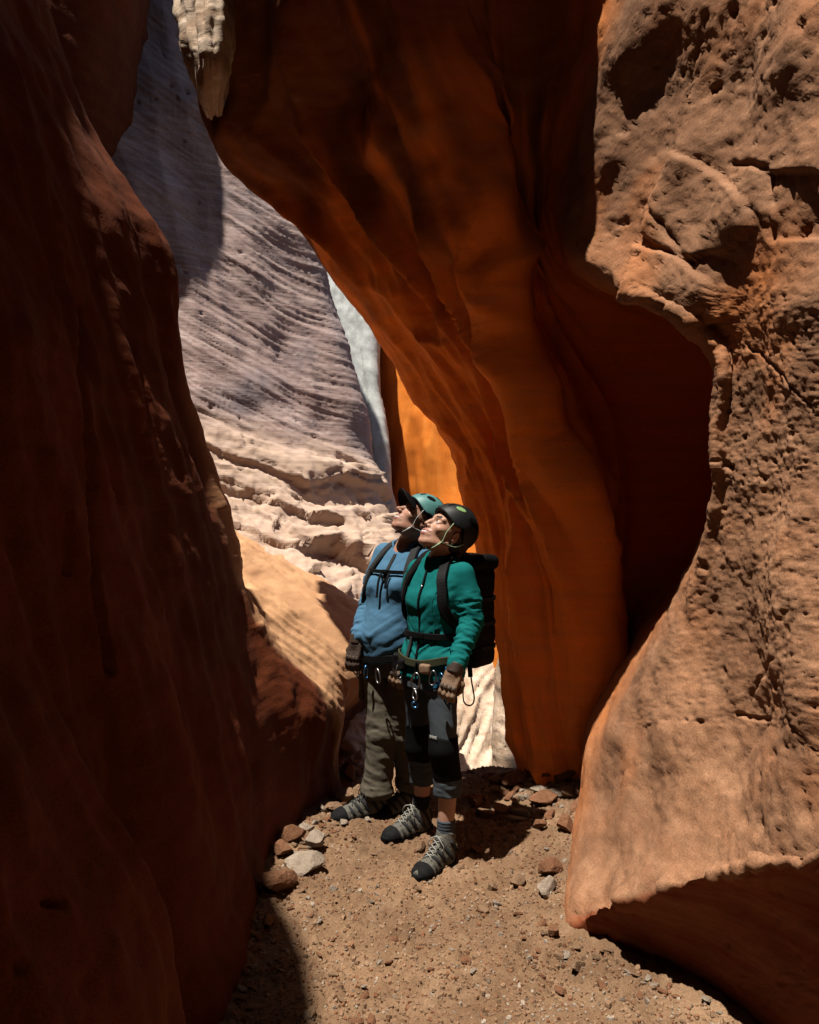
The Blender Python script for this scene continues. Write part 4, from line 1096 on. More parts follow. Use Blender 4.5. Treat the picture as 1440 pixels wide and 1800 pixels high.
K = {
 'skin_w': skin_mat('skin_fair', (0.29, 0.165, 0.118), (0.20, 0.070, 0.060)),
 'skin_m': skin_mat('skin_ruddy', (0.255, 0.138, 0.098), (0.17, 0.072, 0.062)),
 'teal': fabric('teal_fleece', (0.0035, 0.085, 0.084), 0.5),
 'blue': fabric('blue_knit', (0.045, 0.108, 0.178), 0.5),
 'khaki': fabric('khaki_canvas', (0.062, 0.053, 0.040), 0.4),
 'tights': fabric('charcoal_stretch', (0.034, 0.040, 0.047), 0.2, 0.75),
 'black': fabric('black_nylon', (0.0042, 0.0042, 0.0046), 0.3, 0.6),
 'pad': fabric('black_neoprene', (0.0022, 0.0022, 0.0025), 0.3, 0.8),
 'darkgrey': fabric('dark_grey_webbing', (0.0210, 0.0216, 0.0228), 0.4),
 'olive': fabric('olive_webbing', (0.028, 0.029, 0.016), 0.4),
 'bluewb': fabric('blue_webbing', (0.0090, 0.0570, 0.1140), 0.4),
 'sock_g': fabric('grey_wool', (0.0360, 0.0420, 0.0510), 0.8),
 'sock_d': fabric('dark_wool', (0.0084, 0.0090, 0.0102), 0.8),
 'glove_t': plain('tan_leather', (0.1350, 0.0810, 0.0480), 0.7, 0.3, 0.25, 90, 0.4, 0.003),
 'glove_d': plain('dark_leather', (0.0300, 0.0180, 0.0126), 0.6, 0.35, 0.25, 90, 0.4, 0.003),
 'boot': plain('grey_suede', (0.070, 0.066, 0.056), 0.85, 0.2, 0.25, 120, 0.5, 0.002),
 'bootd': plain('black_rubber', (0.0055, 0.0057, 0.0060), 0.8, 0.08, 0.3, 60, 0.3, 0.002),
 'lace': plain('pale_lace', (0.1800, 0.1800, 0.1620), 0.8, 0.2, 0.2, 200),
 'laced': plain('dark_lace', (0.0180, 0.0180, 0.0180), 0.8, 0.2, 0.2, 200),
 'helm_t': plain('teal_shell', (0.0500, 0.1440, 0.1410), 0.5, 0.25, 0.12, 25, 0.05),
 'helm_b': plain('black_shell', (0.0060, 0.0068, 0.0072), 0.55, 0.2, 0.2, 25, 0.05),
 'lime': plain('lime_padding', (0.1200, 0.2040, 0.0780), 0.8, 0.2, 0.15),
 'strapg': plain('pale_green_strap', (0.2160, 0.2760, 0.1680), 0.8, 0.2, 0.15),
 'strapw': plain('pale_grey_strap', (0.2700, 0.2820, 0.2700), 0.8, 0.2, 0.15),
 'steel': plain('brushed_alloy', (0.20, 0.20, 0.21), 0.38, 0.5, 0.15, 60, 0.1, 0.001, metal=1.0),
 'anod': plain('blue_alloy', (0.06, 0.16, 0.33), 0.35, 0.5, 0.15, 60, 0.1, 0.001, metal=1.0),
 'hair': plain('brown_hair', (0.0180, 0.0102, 0.0060), 0.6, 0.3, 0.4, 150, 0.6, 0.003),
 'white': plain('white_enamel', (0.4752, 0.4620, 0.4356), 0.3, 0.5, 0.05),
 'iris': plain('dark_iris', (0.0150, 0.0132, 0.0120), 0.2, 0.5, 0.1),
 'print': plain('white_print', (0.3600, 0.3600, 0.3480), 0.8, 0.2, 0.1),
}

class Torso:
    def __init__(s, zs, cx, cy, a, b, fr, pw=2.3):
        s.zs, s.cx, s.cy, s.a, s.b = smooth_stack(zs, [cx, cy, a, b]); s.fr = fr; s.pw = pw
    def sdf(s, p): return profile(p, s.zs, s.cx, s.cy, s.a, s.b, s.fr, s.pw)
    def at(s, z, ang, off=0.0):
        """point on the surface and outward normal; ang 0 = the person's right, 90 = front"""
        t = math.radians(ang); c, n = math.cos(t), math.sin(t)
        a = np.interp(z, s.zs, s.a) + off; b = np.interp(z, s.zs, s.b) + off
        e = 2.0 / s.pw
        u = a * abs(c) ** e * np.sign(c); w = b * abs(n) ** e * np.sign(n)
        nv = s.fr[:, 0] * (c / a) + s.fr[:, 1] * (n / b); nv = nv / np.linalg.norm(nv)
        q = np.array([np.interp(z, s.zs, s.cx), np.interp(z, s.zs, s.cy), z]) + s.fr[:, 0] * u + s.fr[:, 1] * w
        return q, nv

def strap(name, pts, nrm, w, h, mat, root, parent=None):
    """flat webbing along points with given outward normals"""
    pts = [np.array(q, float) for q in pts]; V = []; F = []; n = len(pts)
    for i, (q, nn) in enumerate(zip(pts, nrm)):
        t = pts[min(i + 1, n - 1)] - pts[max(i - 1, 0)]; t /= np.linalg.norm(t)
        nn = nn - t * (nn @ t); nn /= np.linalg.norm(nn); sd = np.cross(t, nn)
        for a, b in ((-1, 0), (-0.85, 1), (0.85, 1), (1, 0), (0.85, -0.6), (-0.85, -0.6)):
            V.append(q + sd * a * w / 2 + nn * b * h)
    for i in range(n - 1):
        for k in range(6):
            k2 = (k + 1) % 6
            F.append((i * 6 + k, i * 6 + k2, i * 6 + 6 + k2, i * 6 + 6 + k))
    F.append((5, 4, 3, 2, 1, 0)); F.append(tuple((n - 1) * 6 + k for k in range(6)))
    return mesh_np(name, np.array(V) - np.array(root.location), F, mat, parent if parent is not None else root, smooth=False)

def surf_strap(name, T, path, w, h, mat, root, off=0.006, parent=None, n=6):
    path = spline(path, n)
    q = [T.at(z, a, off + o) for z, a, o in path]
    return strap(name, [x[0] for x in q], [x[1] for x in q], w, h, mat, root, parent)

def make_boot(root, heel, toe, mat_lace, ln=0.285, gzv=0.0):
    heel = np.array([heel[0], heel[1], gzv]); d = np.array([toe[0] - heel[0], toe[1] - heel[1]]); L = np.linalg.norm(d)
    R = frame(d / L)
    org = heel + R[:, 1] * 0.026
    toq = lambda p: (p - A3(org)) @ A3(R)
    lo = np.minimum(heel, [toe[0], toe[1], 0]) - [0.09, 0.09, 0.0]; hi = np.maximum(heel, [toe[0], toe[1], 0]) + [0.09, 0.09, 0]
    lo[2] = gzv - 0.005; hi[2] = gzv + 0.19
    def up(p):
        q = toq(p); d = boot_sdf(q, ln)
        d = d + 0.0022 * (ridged(q * np.array([40, 70, 70]), 2, 3)) * sstep(0.03, 0.05, q[:, 2])
        # collar opening
        return smax(d, -chain(q, [(0, 0.030, 0.135), (0, 0.026, 0.20)], [0.034, 0.040]), 0.006)
    b = solid('boot', up, lo, hi, 0.0048, K['boot'], root)
    solid('sole', lambda p: boot_sdf(toq(p), ln, 'sole'), lo, hi, 0.0052, K['bootd'], root, smooth=0, parent=b)
    cap = lambda p: np.maximum(boot_sdf(toq(p), ln) - 0.003, np.maximum(ln * 0.76 + 0.2 * (toq(p)[:, 2] - 0.05) - toq(p)[:, 1], 0.024 - toq(p)[:, 2]))
    solid('toe_cap', cap, lo, hi, 0.0052, K['bootd'], root, parent=b)
    def ov(p):      # dark overlays sweeping up the sides to the eyelets and round the heel
        q = toq(p); base = boot_sdf(q, ln) - 0.0022
        band = np.abs(((q[:, 1] * 1.0 - 0.62 * q[:, 2]) * 22.0) % 1.0 - 0.5) - 0.22
        return np.maximum(base, np.maximum(np.maximum(band * 0.03, 0.034 - q[:, 2]), np.maximum(q[:, 1] - ln * 0.70, np.maximum(q[:, 2] - 0.125, 0.012 - np.abs(q[:, 0])))))
    solid('overlay', ov, lo, hi, 0.0048, K['darkgrey'], root, parent=b, smooth=0)
    tw = lambda q: org + R @ np.array(q)
    prof = [(0.188, 0.083), (0.168, 0.094), (0.148, 0.106), (0.128, 0.119), (0.106, 0.134), (0.092, 0.150)]
    for i in range(len(prof) - 1):
        (y0, z0), (y1, z1) = prof[i], prof[i + 1]
        w = 0.024
        for sg in (-1, 1):
            tube('lace', [tw((-sg * w, y0, z0 - 0.006)), tw((-sg * w * 0.45, (y0 * 2 + y1) / 3, z0 + 0.006)), tw((sg * w * 0.45, (y0 + 2 * y1) / 3, z1 + 0.003)), tw((sg * w, y1, z1 - 0.006))], 0.0026, mat_lace, root, 5, parent=b)
    for sg in (-1, 1):
        lp = spline([tw((0, 0.094, 0.150)), tw((sg * 0.022, 0.118, 0.148)), tw((sg * 0.044, 0.118, 0.118)), tw((sg * 0.034, 0.112, 0.098)), tw((sg * 0.012, 0.104, 0.140))], 4)
        tube('lace', lp, 0.0026, mat_lace, root, 5, parent=b)
    return b, org, R

def make_glove(root, wrist, fing, back, mat, curl, flipx=1, scale=1.0, cuffm=None, res=0.0038):
    R = hand_frame(wrist, fing, back)
    if flipx < 0: R = R * np.array([-1, 1, 1])
    w = np.array(wrist)
    fn = lambda p: hand_sdf(((p - A3(w)) @ A3(R)) / scale, curl, 0.0022) * scale + 0.0012 * ridged(p * 70, 2, 9)
    lo, hi = w - 0.16, w + 0.16
    g = solid('glove', fn, lo, hi, res, mat, root, smooth=1)
    cf = lambda p: np.maximum(np.abs(cone((p - A3(w)) @ A3(R), (0, 0.002, 0), (0, -0.045, 0), 0.034, 0.041)) - 0.004, np.maximum(((p - A3(w)) @ A3(R))[:, 1] - 0.006, -0.042 - ((p - A3(w)) @ A3(R))[:, 1]))
    solid('cuff', cf, lo, hi, 0.004, cuffm or mat, root, parent=g)
    for fx in (0.030, 0.0105, -0.0105, -0.030):      # knuckle padding
        solid('knuckle_pad', lambda p: np.maximum(fn(p) - 0.0035, ellip(((p - A3(w)) @ A3(R)) / scale, (fx, 0.078, 0.014), (0.0095, 0.014, 0.012))), lo, hi, 0.004, cuffm or mat, root, parent=g)
    return g

def oval_link(name, c, R, w, h, r, mat, root, parent=None, n=16):
    w, h, r = w * 0.80, h * 0.78, r * 0.85
    a_ = random.uniform(-0.9, 0.9); t_ = random.uniform(-0.35, 0.35)
    n_ = np.cross(R[:, 2], R[:, 0]); e0 = R[:, 0] * math.cos(a_) + n_ * math.sin(a_)
    R = np.stack([e0 * math.cos(t_) + R[:, 2] * math.sin(t_), n_, R[:, 2] * math.cos(t_) - e0 * math.sin(t_)], 1)
    pts = [np.array(c) + R[:, 0] * (w * math.cos(t) * (1 - 0.18 * math.sin(t))) + R[:, 2] * (h * math.sin(t)) for t in np.linspace(0, 2 * math.pi, n, endpoint=False)]
    return tube(name, pts, r, mat, root, 6, True, parent)

def build_head_gear(root, hc, HR, sc, who):
    toh = lambda p: ((p - A3(hc)) @ A3(HR)) / sc
    tw = lambda q: np.array(hc) + HR @ (np.array(q, float) * sc)
    lo, hi = np.array(hc) - 0.21 * sc, np.array(hc) + 0.21 * sc
    def hel(q, off=0.0):
        d = ellip(q, (0, -0.014, 0.042), (0.094 + off, 0.117 + off, 0.104 + off))
        d = d + 0.0035 * np.cos(np.clip(np.abs(q[:, 0]) / 0.03, 0, 3.1)) * sstep(0.06, 0.10, q[:, 2])
        return d
    def rim(q): return 0.012 + 0.42 * q[:, 1] - 0.012 * np.exp(-((q[:, 1] + 0.015) / 0.03) ** 2) * 0 + 0.026 * np.exp(-((q[:, 1] + 0.012) / 0.028) ** 2) - q[:, 2]
    def shell(p):
        q = toh(p)
        d = smax(hel(q), -(hel(q) + 0.014), 0.004)
        return smax(d, rim(q), 0.006) * sc
    h = solid('helmet', shell, lo, hi, 0.0042, K['helm_t'] if who == 'm' else K['helm_b'], root)
    solid('helmet_liner', lambda p: np.maximum(hel(toh(p)) + 0.010, rim(toh(p)) + 0.004) * sc, lo, hi, 0.008, K['pad'], root, parent=h)
    tr = lambda p: np.maximum(np.abs(hel(toh(p)) + 0.001) - 0.0038, np.abs(rim(toh(p)) + 0.002) - 0.004) * sc
    solid('rim_trim', tr, lo, hi, 0.0042, K['pad'], root, parent=h)
    vents = [((0.066, 0.045, 0.105), (0.016, 0.034, 0.013)), ((0.082, -0.045, 0.095), (0.016, 0.040, 0.018)),
             ((0.030, -0.02, 0.146), (0.012, 0.040, 0.02)), ((0.028, 0.085, 0.105), (0.010, 0.026, 0.018))]
    for (cx, cy, cz), rr in vents:
        for sg in (-1, 1):
            v = lambda p, c=(sg * cx, cy, cz), rr=rr: np.maximum(np.abs(hel(toh(p))) - 0.0022, ellip(toh(p), c, rr)) * sc
            lime = who == 'w' and (cy > 0.04 and cx > 0.05)
            solid('vent', v, lo, hi, 0.0030, K['lime'] if lime else K['pad'], root, parent=h)
    ms = K['strapg'] if who == 'w' else K['strapw']
    for sg in (-1, 1):
        tube('chin_strap', [tw(q) for q in spline([(sg * 0.084, 0.036, 0.030), (sg * 0.074, 0.034, -0.020), (sg * 0.066, 0.022, -0.062), (sg * 0.040, 0.032, -0.106), (0, 0.040, -0.124)], 5)], 0.003, ms, root, 6, parent=h, flat=(0.0062 * sc, 0.0022))
        tube('chin_strap', [tw(q) for q in spline([(sg * 0.080, -0.062, -0.010), (sg * 0.078, -0.034, -0.046), (sg * 0.067, 0.020, -0.064)], 4)], 0.003, ms, root, 6, parent=h, flat=(0.0062 * sc, 0.0022))
    tube('strap_buckle', [tw((-0.062, 0.022, -0.072)), tw((-0.052, 0.026, -0.090))], 0.006, ms, root, 6, parent=h)
    if who == 'm':
        cp = lambda p: np.maximum(np.maximum(ellip(toh(p), (0, -0.012, 0.036), (0.083, 0.104, 0.096)), -ellip(toh(p), (0, -0.012, 0.036), (0.077, 0.097, 0.090))), 0.020 + 0.30 * toh(p)[:, 1] - toh(p)[:, 2]) * sc
        c = solid('cap', cp, lo, hi, 0.004, K['black'], root)
        def brim(p):
            q = toh(p); zb = 0.050 - 7.5 * q[:, 0] ** 2 + 0.10 * (q[:, 1] - 0.08) - 2.0 * np.maximum(q[:, 1] - 0.10, 0) ** 2
            e = (np.sqrt((q[:, 0] / 0.082) ** 2 + ((q[:, 1] - 0.078) / 0.094) ** 2) - 1) * 0.08
            return smax(np.abs(q[:, 2] - zb) - 0.0035, np.maximum(e, 0.070 - q[:, 1]), 0.004) * sc
        solid('brim', brim, lo - 0.03, hi + 0.03, 0.0038, K['black'], root, parent=c)
    else:
        hf = lambda p: np.maximum(smin(ellip(toh(p), (0, -0.030, 0.010), (0.080, 0.090, 0.085)), cone(toh(p), (0, -0.088, -0.02), (0.0, -0.105, -0.085), 0.030, 0.016), 0.02) - 0.003 * ridged(toh(p) * np.array([90, 90, 25]), 2, 5), toh(p)[:, 1] + 0.022) * sc
        solid('hair', hf, lo, hi, 0.004, K['hair'], root)
    for sg in (-1, 1):
        e = solid('eye', lambda p: (np.linalg.norm(toh(p) - A3((sg * 0.032, 0.0712, -0.001)), axis=1) - 0.0121) * sc, lo, hi, 0.003, K['white'], root)
        solid('iris', lambda p: (np.linalg.norm(toh(p) - A3((sg * 0.0322, 0.0810, 0.0008)), axis=1) - 0.0050) * sc, lo, hi, 0.002, K['iris'], root, parent=e)
    solid('teeth', lambda p: rbox(toh(p), (0, 0.0865, -0.0650), (0.0220, 0.0090, 0.0048), 0.003) * sc, lo, hi, 0.003, K['white'], root)
    for sg in (-1, 1):
        solid('eyebrow', lambda p: np.maximum(head_sdf(toh(p)) - 0.0022, chain(toh(p), [(sg * 0.016, 0.090, 0.020), (sg * 0.034, 0.082, 0.025), (sg * 0.046, 0.068, 0.019)], [0.004, 0.004, 0.0025])) * sc, lo, hi, 0.003, K['hair'], root)
    return h

def body_sdf(parts, hc, HR, sc, male):
    def fn(p):
        q = ((p - A3(hc)) @ A3(HR)) / sc
        near = np.linalg.norm(q, axis=1) < 0.25
        d = np.full(len(p), 0.2, f32)
        dh = np.linalg.norm(q, axis=1).astype(f32) - 0.12
        if near.any(): dh[near] = head_sdf(q[near], male) * sc
        dh = np.where(near, dh, np.maximum(dh, 0.05))
        for pts, rr, k in parts:
            d = smin(d, chain(p, pts, rr), k)
        return smin(d, dh, 0.02)
    return fn

def sleeve(p, pts, rr, seed, amp=0.0085, freq=38.0):
    d, al = chain(p, pts, rr, True)
    w = ridged(np.stack([al * freq, p[:, 0] * 9, p[:, 2] * 9 + p[:, 1] * 7], 1), 2, seed)
    return d - amp * w * sstep(0.03, 0.16, al)

# ---------------------------------------------------------------- the woman in the teal fleece
def person_teal():
    root = empty('person', (0.12, 3.98, 0.0))
    tag(root, 'smiling person in teal fleece, black helmet and knee pads gazing upward', 'person')
    fr = frame((-0.72, -0.69)); rt, fw = fr[:, 0], fr[:, 1]
    hc = np.array(px(786, 936, 3.99)); HR = frame((-0.90, -0.436), math.radians(39), math.radians(4)); sc = 1.10
    neck = np.array([0.152, 4.035, 1.405])
    shL = neck - rt * 0.148 + [0, 0, -0.052]; shR = neck + rt * 0.148 + [0, 0, -0.052]
    elL = np.array(px(829, 1092, 3.90)); wrL = np.array(px(803, 1168, 3.78)); haL = np.array(px(783, 1225, 3.73))
    elR = np.array([-0.02, 4.40, 1.17]); wrR = np.array([-0.10, 4.57, 1.08]); haR = np.array([-0.20, 4.60, 1.06])
    hipL = np.array([0.150, 3.925, 0.880]); hipR = np.array([0.045, 4.045, 0.880])
    knL = np.array(px(781, 1318, 3.84)); knR = np.array(px(738, 1312, 4.08))
    footL = ((0.205, 3.905), (0.045, 3.680)); footR = ((0.105, 4.220), (-0.115, 4.035))
    def ank(ft, z): 
        h, t = np.array(ft[0]), np.array(ft[1]); d = (t - h) / np.linalg.norm(t - h); a = h + d * 0.062
        return np.array([a[0], a[1], z])
    anL, anR = ank(footL, 0.115), ank(footR, 0.115)
    calfL = knL * 0.62 + anL * 0.38 - fw * 0.022; calfR = knR * 0.62 + anR * 0.38 - fw * 0.022
    pel = np.array([0.112, 3.992, 0.93])
    T = Torso([0.855, 0.90, 0.96, 1.03, 1.12, 1.22, 1.31, 1.385, 1.43, 1.46],
              [0.110, 0.112, 0.114, 0.118, 0.126, 0.132, 0.142, 0.150, 0.153, 0.155],
              [3.99, 3.99, 3.992, 3.998, 4.002, 4.005, 4.018, 4.03, 4.035, 4.04],
              [0.168, 0.170, 0.164, 0.142, 0.142, 0.155, 0.162, 0.135, 0.080, 0.052],
              [0.124, 0.122, 0.116, 0.103, 0.108, 0.124, 0.106, 0.085, 0.066, 0.052], fr)
    wl2 = wrL + (haL - wrL) * 0.35; wr2 = wrR + (haR - wrR) * 0.35
    arms = [[shL, elL, wrL, wl2], [0.040, 0.034, 0.024, 0.014], 0.02]
    parts = [([pel, (0.13, 4.0, 1.15), neck - [0, 0, 0.06]], [0.10, 0.085, 0.09], 0.03),
             ([neck - [0, 0, 0.10], neck + [0, 0, 0.02], hc + HR @ np.array([0, -0.030, -0.05])], [0.060, 0.053, 0.052], 0.03),
             arms, [[shR, elR, wrR, wr2], [0.040, 0.034, 0.024, 0.014], 0.02],
             [[hipL, knL, calfL, anL, anL + [0, 0, -0.07]], [0.072, 0.046, 0.047, 0.034, 0.032], 0.02],
             [[hipR, knR, calfR, anR, anR + [0, 0, -0.07]], [0.072, 0.046, 0.047, 0.034, 0.032], 0.02]]
    zz = np.concatenate([np.arange(0.02, 1.40, 0.011), np.arange(1.40, 1.72, 0.0026)])
    lip = lambda V: lip_mask(((V - hc) @ HR) / sc)
    solid('body', body_sdf(parts, hc, HR, sc, False), (-0.30, 3.60, 0), (0.50, 4.72, 1.7), 0.0044, K['skin_w'], root, {'lip': lip}, zz)
    build_head_gear(root, hc, HR, sc, 'w')
    # jacket
    def jacket(p):
        d, s, t = T.sdf(p)
        w = fbm(np.stack([p[:, 0] * 6, p[:, 1] * 6, p[:, 2] * 16], 1), 3, 61)
        pull = ridged(np.stack([s * 5 + p[:, 2] * 5, t * 5, p[:, 2] * 17 - np.abs(s) * 14], 1), 2, 62)
        z = p[:, 2]
        d = d - 0.004 * w - 0.006 * pull * np.exp(-((z - 1.02) / 0.10) ** 2) - 0.002 * pull
        d = d - 0.013 * np.exp(-((np.abs(s) - 0.066) / 0.05) ** 2 - ((z - 1.235) / 0.06) ** 2) * (t > 0)      # bust
        a1 = sleeve(p, [shL, shL * 0.5 + elL * 0.5 + [0.006, 0, 0], elL, wrL], [0.058, 0.056, 0.050, 0.038], 63)
        a2 = sleeve(p, [shR, elR, wrR], [0.062, 0.050, 0.037], 64)
        d = smin(d, a1, 0.022); d = smin(d, a2, 0.022)
        nk = cone(p, neck - fw * -0.006 - [0, 0, 0.04], neck + fw * 0.004 + [0, 0, 0.10], 0.058, 0.064)
        return smax(d, -nk, 0.008)
    jb = solid('jacket', jacket, (-0.20, 3.66, 0.84), (0.45, 4.66, 1.50), 0.0058, K['teal'], root)
    def collar(p):
        ax0, ax1 = neck - fw * 0.002 - [0, 0, 0.035], neck - fw * 0.004 + [0, 0, 0.060]
        d = np.abs(cone(p, ax0, ax1, 0.066, 0.075)) - 0.0055
        q = p - A3(neck); z = q[:, 2]; fwd = q @ A3(fw); lat = q @ A3(rt)
        d = smax(d, np.maximum(-0.035 - z, z - 0.052 + 0.45 * np.maximum(fwd, 0)), 0.004)
        gap = 0.018 + 0.5 * np.maximum(z + 0.02, 0) - np.abs(lat)
        return np.where(fwd > 0, np.maximum(d, gap), d)
    solid('collar', collar, neck - 0.13, neck + 0.13, 0.004, K['teal'], root, parent=jb)
    zp = [T.at(z, 92, 0.007 + (0.010 * math.exp(-((z - 1.235) / 0.06) ** 2) * 0.4)) for z in np.linspace(0.93, 1.375, 26)]
    strap('zipper', [q for q, _ in zp], [n for _, n in zp], 0.011, 0.004, K['black'], root, parent=jb)
    q, n_ = T.at(1.30, 92, 0.014)
    tube('zip_pull', [q, q + [0, 0, -0.03]], 0.004, K['steel'], root, 6, parent=jb)
    for ang in (128, 52):       # curved front seams and pocket zips
        surf_strap('seam', T, [(1.33, 90 + (ang - 90) * 1.05, 0), (1.24, 90 + (ang - 90) * 0.75, 0.004), (1.14, 90 + (ang - 90) * 0.85, 0), (1.03, 90 + (ang - 90) * 0.9, 0)], 0.005, 0.0035, K['teal'], root, 0.004, jb)
        surf_strap('pocket_zip', T, [(1.10, 90 + (ang - 90) * 1.15, 0), (1.02, 90 + (ang - 90) * 0.95, 0)], 0.006, 0.004, K['black'], root, 0.005, jb)
    # tights, knee pads, socks, boots
    def leg(p, h, k, c, a, sd, top=0.078, kn=0.056):
        d, al = chain(p, [h, k, c, a], [top, kn, 0.060, 0.052], True)
        w = ridged(np.stack([al * 34, p[:, 0] * 8, p[:, 1] * 8], 1), 2, sd)
        low = sstep(0.50, 0.33, p[:, 2]) + 0.35 * np.exp(-((p[:, 2] - 0.86) / 0.05) ** 2)
        diag = ridged(np.stack([p[:, 0] * 9 + p[:, 2] * 12, p[:, 1] * 7, p[:, 2] * 5], 1), 2, sd + 3)
        return d - 0.0055 * w * low - 0.0028 * diag
    def tights(p):
        cut = 0.285 + 0.010 * noise3(p * 14, 7)
        a = np.maximum(leg(p, hipL, knL, calfL, anL, 71), 0.318 + 0.006 * noise3(p * 14, 7) - p[:, 2])
        b = np.maximum(leg(p, hipR, knR, calfR, anR, 72), 0.278 - p[:, 2])
        pv = ellip(p, pel + [0, 0, -0.03], (0.15, 0.135, 0.11), None)
        pv = np.maximum(profile(p, T.zs - 0.05, T.cx, T.cy, T.a * 0.98, T.b * 0.98, fr)[0], np.maximum(p[:, 2] - 1.0, 0.80 - p[:, 2]))
        return smin(smin(a, b, 0.010), pv, 0.03)
    tg = solid('tights', tights, (-0.12, 3.70, 0.24), (0.36, 4.26, 1.0), 0.0058, K['tights'], root)
    for k, c, a, hp, zc, hh, sd in ((knL, calfL, anL, hipL, 0.500, 0.100, 1), (knR, calfR, anR, hipR, 0.505, 0.095, 2)):
        def pad(p):
            d = chain(p, [hp, k, c, a], [0.078, 0.056, 0.060, 0.052]) - 0.009
            z = p[:, 2] - zc
            d = d - 0.013 * np.exp(-(((p - A3(k + fw * 0.06)) ** 2).sum(1)) / 0.0045)
            return smax(d, np.abs(z + 0.01 * noise3(p * 20, 8)) - hh, 0.006)
        kp = solid('knee_pad', pad, k - [0.13, 0.13, 0.16], k + [0.13, 0.13, 0.16], 0.0046, K['pad'], root)
        tp = [k + fw * 0.062 + np.array([0, 0, 0.072]) + rt * (0.022 - 0.0075 * i) for i in range(6)]
        for i, q in enumerate(tp):   # small unreadable white mark on the pad's upper edge
            hgt = (0.006, 0.004, 0.006, 0.004, 0.005, 0.006)[i]
            b_ = mesh_np('print_mark', np.array([(sx * 0.0022, sy * 0.0015, sz * hgt) for sx in (-1, 1) for sy in (-1, 1) for sz in (-1, 1)]) @ fr.T + q - np.array(root.location) + fw * 0.008,
                         [(0, 1, 3, 2), (4, 6, 7, 5), (0, 4, 5, 1), (2, 3, 7, 6), (0, 2, 6, 4), (1, 5, 7, 3)], K['print'], kp, smooth=False)
    for c, a, z0, z1, m in ((calfL, anL, 0.10, 0.205, 'sock_g'), (calfR, anR, 0.10, 0.215, 'sock_d')):
        k = knL if m == 'sock_g' else knR
        fn = lambda p: smax(chain(p, [k, c, a, a - [0, 0, 0.05]], [0.046, 0.047, 0.034, 0.034]) - 0.0055 - 0.0015 * np.sin(p[:, 2] * 420), np.maximum(z0 - p[:, 2], p[:, 2] - z1), 0.003)
        solid('sock', fn, a - [0.10, 0.10, 0.03], a + [0.12, 0.12, 0.17], 0.004, K[m], root)
    make_boot(root, footL[0], footL[1], K['lace'], 0.275, gz(*footL[0]) - 0.004)
    make_boot(root, footR[0], footR[1], K['lace'], 0.275, gz(*footR[0]) - 0.004)
    make_glove(root, wrL + (haL - wrL) * 0.25, haL - wrL, np.array([-0.25, -1.0, 0.25]), K['glove_t'], 0.95, -1, 0.97, K['glove_d'])
    make_glove(root, wrR, haR - wrR, np.array([0, 0.3, 1.0]), K['glove_t'], 0.5, 1, 0.97, K['glove_d'], 0.005)
    # hip belt of the pack over the jacket, climbing harness below it
    surf_strap('hip_belt', T, [(1.060, a, 0.004) for a in np.linspace(-30, 210, 12)], 0.030, 0.006, K['black'], root, 0.008)
    q, n_ = T.at(1.060, 96, 0.018); Rb = np.stack([np.cross(n_, [0, 0, 1.0]), n_, [0, 0, 1.0]], 1)
    solid('belt_buckle', lambda p: rbox(p, q, (0.026, 0.006, 0.017), 0.005, Rb), q - 0.05, q + 0.05, 0.004, K['pad'], root)
    tail, nn = [], []
    for z in np.linspace(1.05, 0.93, 8): a_ = T.at(z, 78, 0.016); tail.append(a_[0]); nn.append(a_[1])
    strap('belt_tail', tail, nn, 0.018, 0.003, K['darkgrey'], root)
    hb = surf_strap('harness_belt', T, [(0.945 + 0.012 * math.sin(a * 0.05), a, 0.006) for a in np.linspace(-40, 220, 20)], 0.036, 0.006, K['olive'], root, 0.010)
    for k, h, m in ((knL, hipL, 'bluewb'), (knR, hipR, 'black')):
        ctr = h * 0.86 + k * 0.14; ax = (k - h) / np.linalg.norm(k - h)
        e1 = np.cross(ax, [0, 0, 1.0] if abs(ax[2]) < 0.9 else [1.0, 0, 0]); e1 /= np.linalg.norm(e1); e2 = np.cross(ax, e1)
        ring = [ctr + (e1 * math.cos(t) + e2 * math.sin(t)) * 0.083 + ax * 0.014 * math.sin(2 * t) for t in np.linspace(0, 2 * math.pi, 25)]
        strap('leg_loop', ring, [(r_ - ctr) for r_ in ring], 0.030, 0.006, K[m], root)
    # hardware hanging at the front of the harness
    bl, bn = T.at(0.94, 100, 0.020)
    lp = [bl + np.array([0, 0, -0.05]) + rt * (0.012 * math.cos(t)) + np.array([0, 0, 0.055 * math.sin(t)]) + bn * 0.01 for t in np.linspace(0, 2 * math.pi, 14, endpoint=False)]
    tube('belay_loop', lp, 0.005, K['black'], root, 6, True)
    Rf = np.stack([rt * 0.9 + fw * 0.4, fw, [0, 0, 1.0]], 1)
    c0 = bl + bn * 0.022
    oval_link('carabiner', c0 + [0, 0, -0.085], Rf, 0.027, 0.050, 0.0055, K['steel'], root)
    oval_link('descender_ring', c0 + [0, 0, -0.150] + fw * 0.006, Rf, 0.030, 0.030, 0.0065, K['steel'], root)
    oval_link('descender_ring', c0 + [0, 0, -0.195] + fw * 0.006, Rf, 0.018, 0.016, 0.0065, K['anod'], root)
    for ang, dz, m in ((125, -0.06, 'steel'), (140, -0.07, 'anod'), (60, -0.06, 'steel'), (38, -0.065, 'steel')):
        q, n_ = T.at(0.935, ang, 0.024)
        oval_link('carabiner', q + [0, 0, dz], np.stack([np.cross([0, 0, 1.0], n_) * 0.8 + n_ * 0.5, n_, [0, 0, 1.0]], 1), 0.022, 0.044, 0.005, K[m], root)
    q, n_ = T.at(0.93, 150, 0.02)
    tube('sling', spline([q, q + [0, 0, -0.09] + n_ * 0.02, q + [0.02, -0.02, -0.17], q + [0.05, -0.02, -0.10], q + [0.06, -0.01, 0.0]], 6), 0.006, K['bluewb'], root, 6)
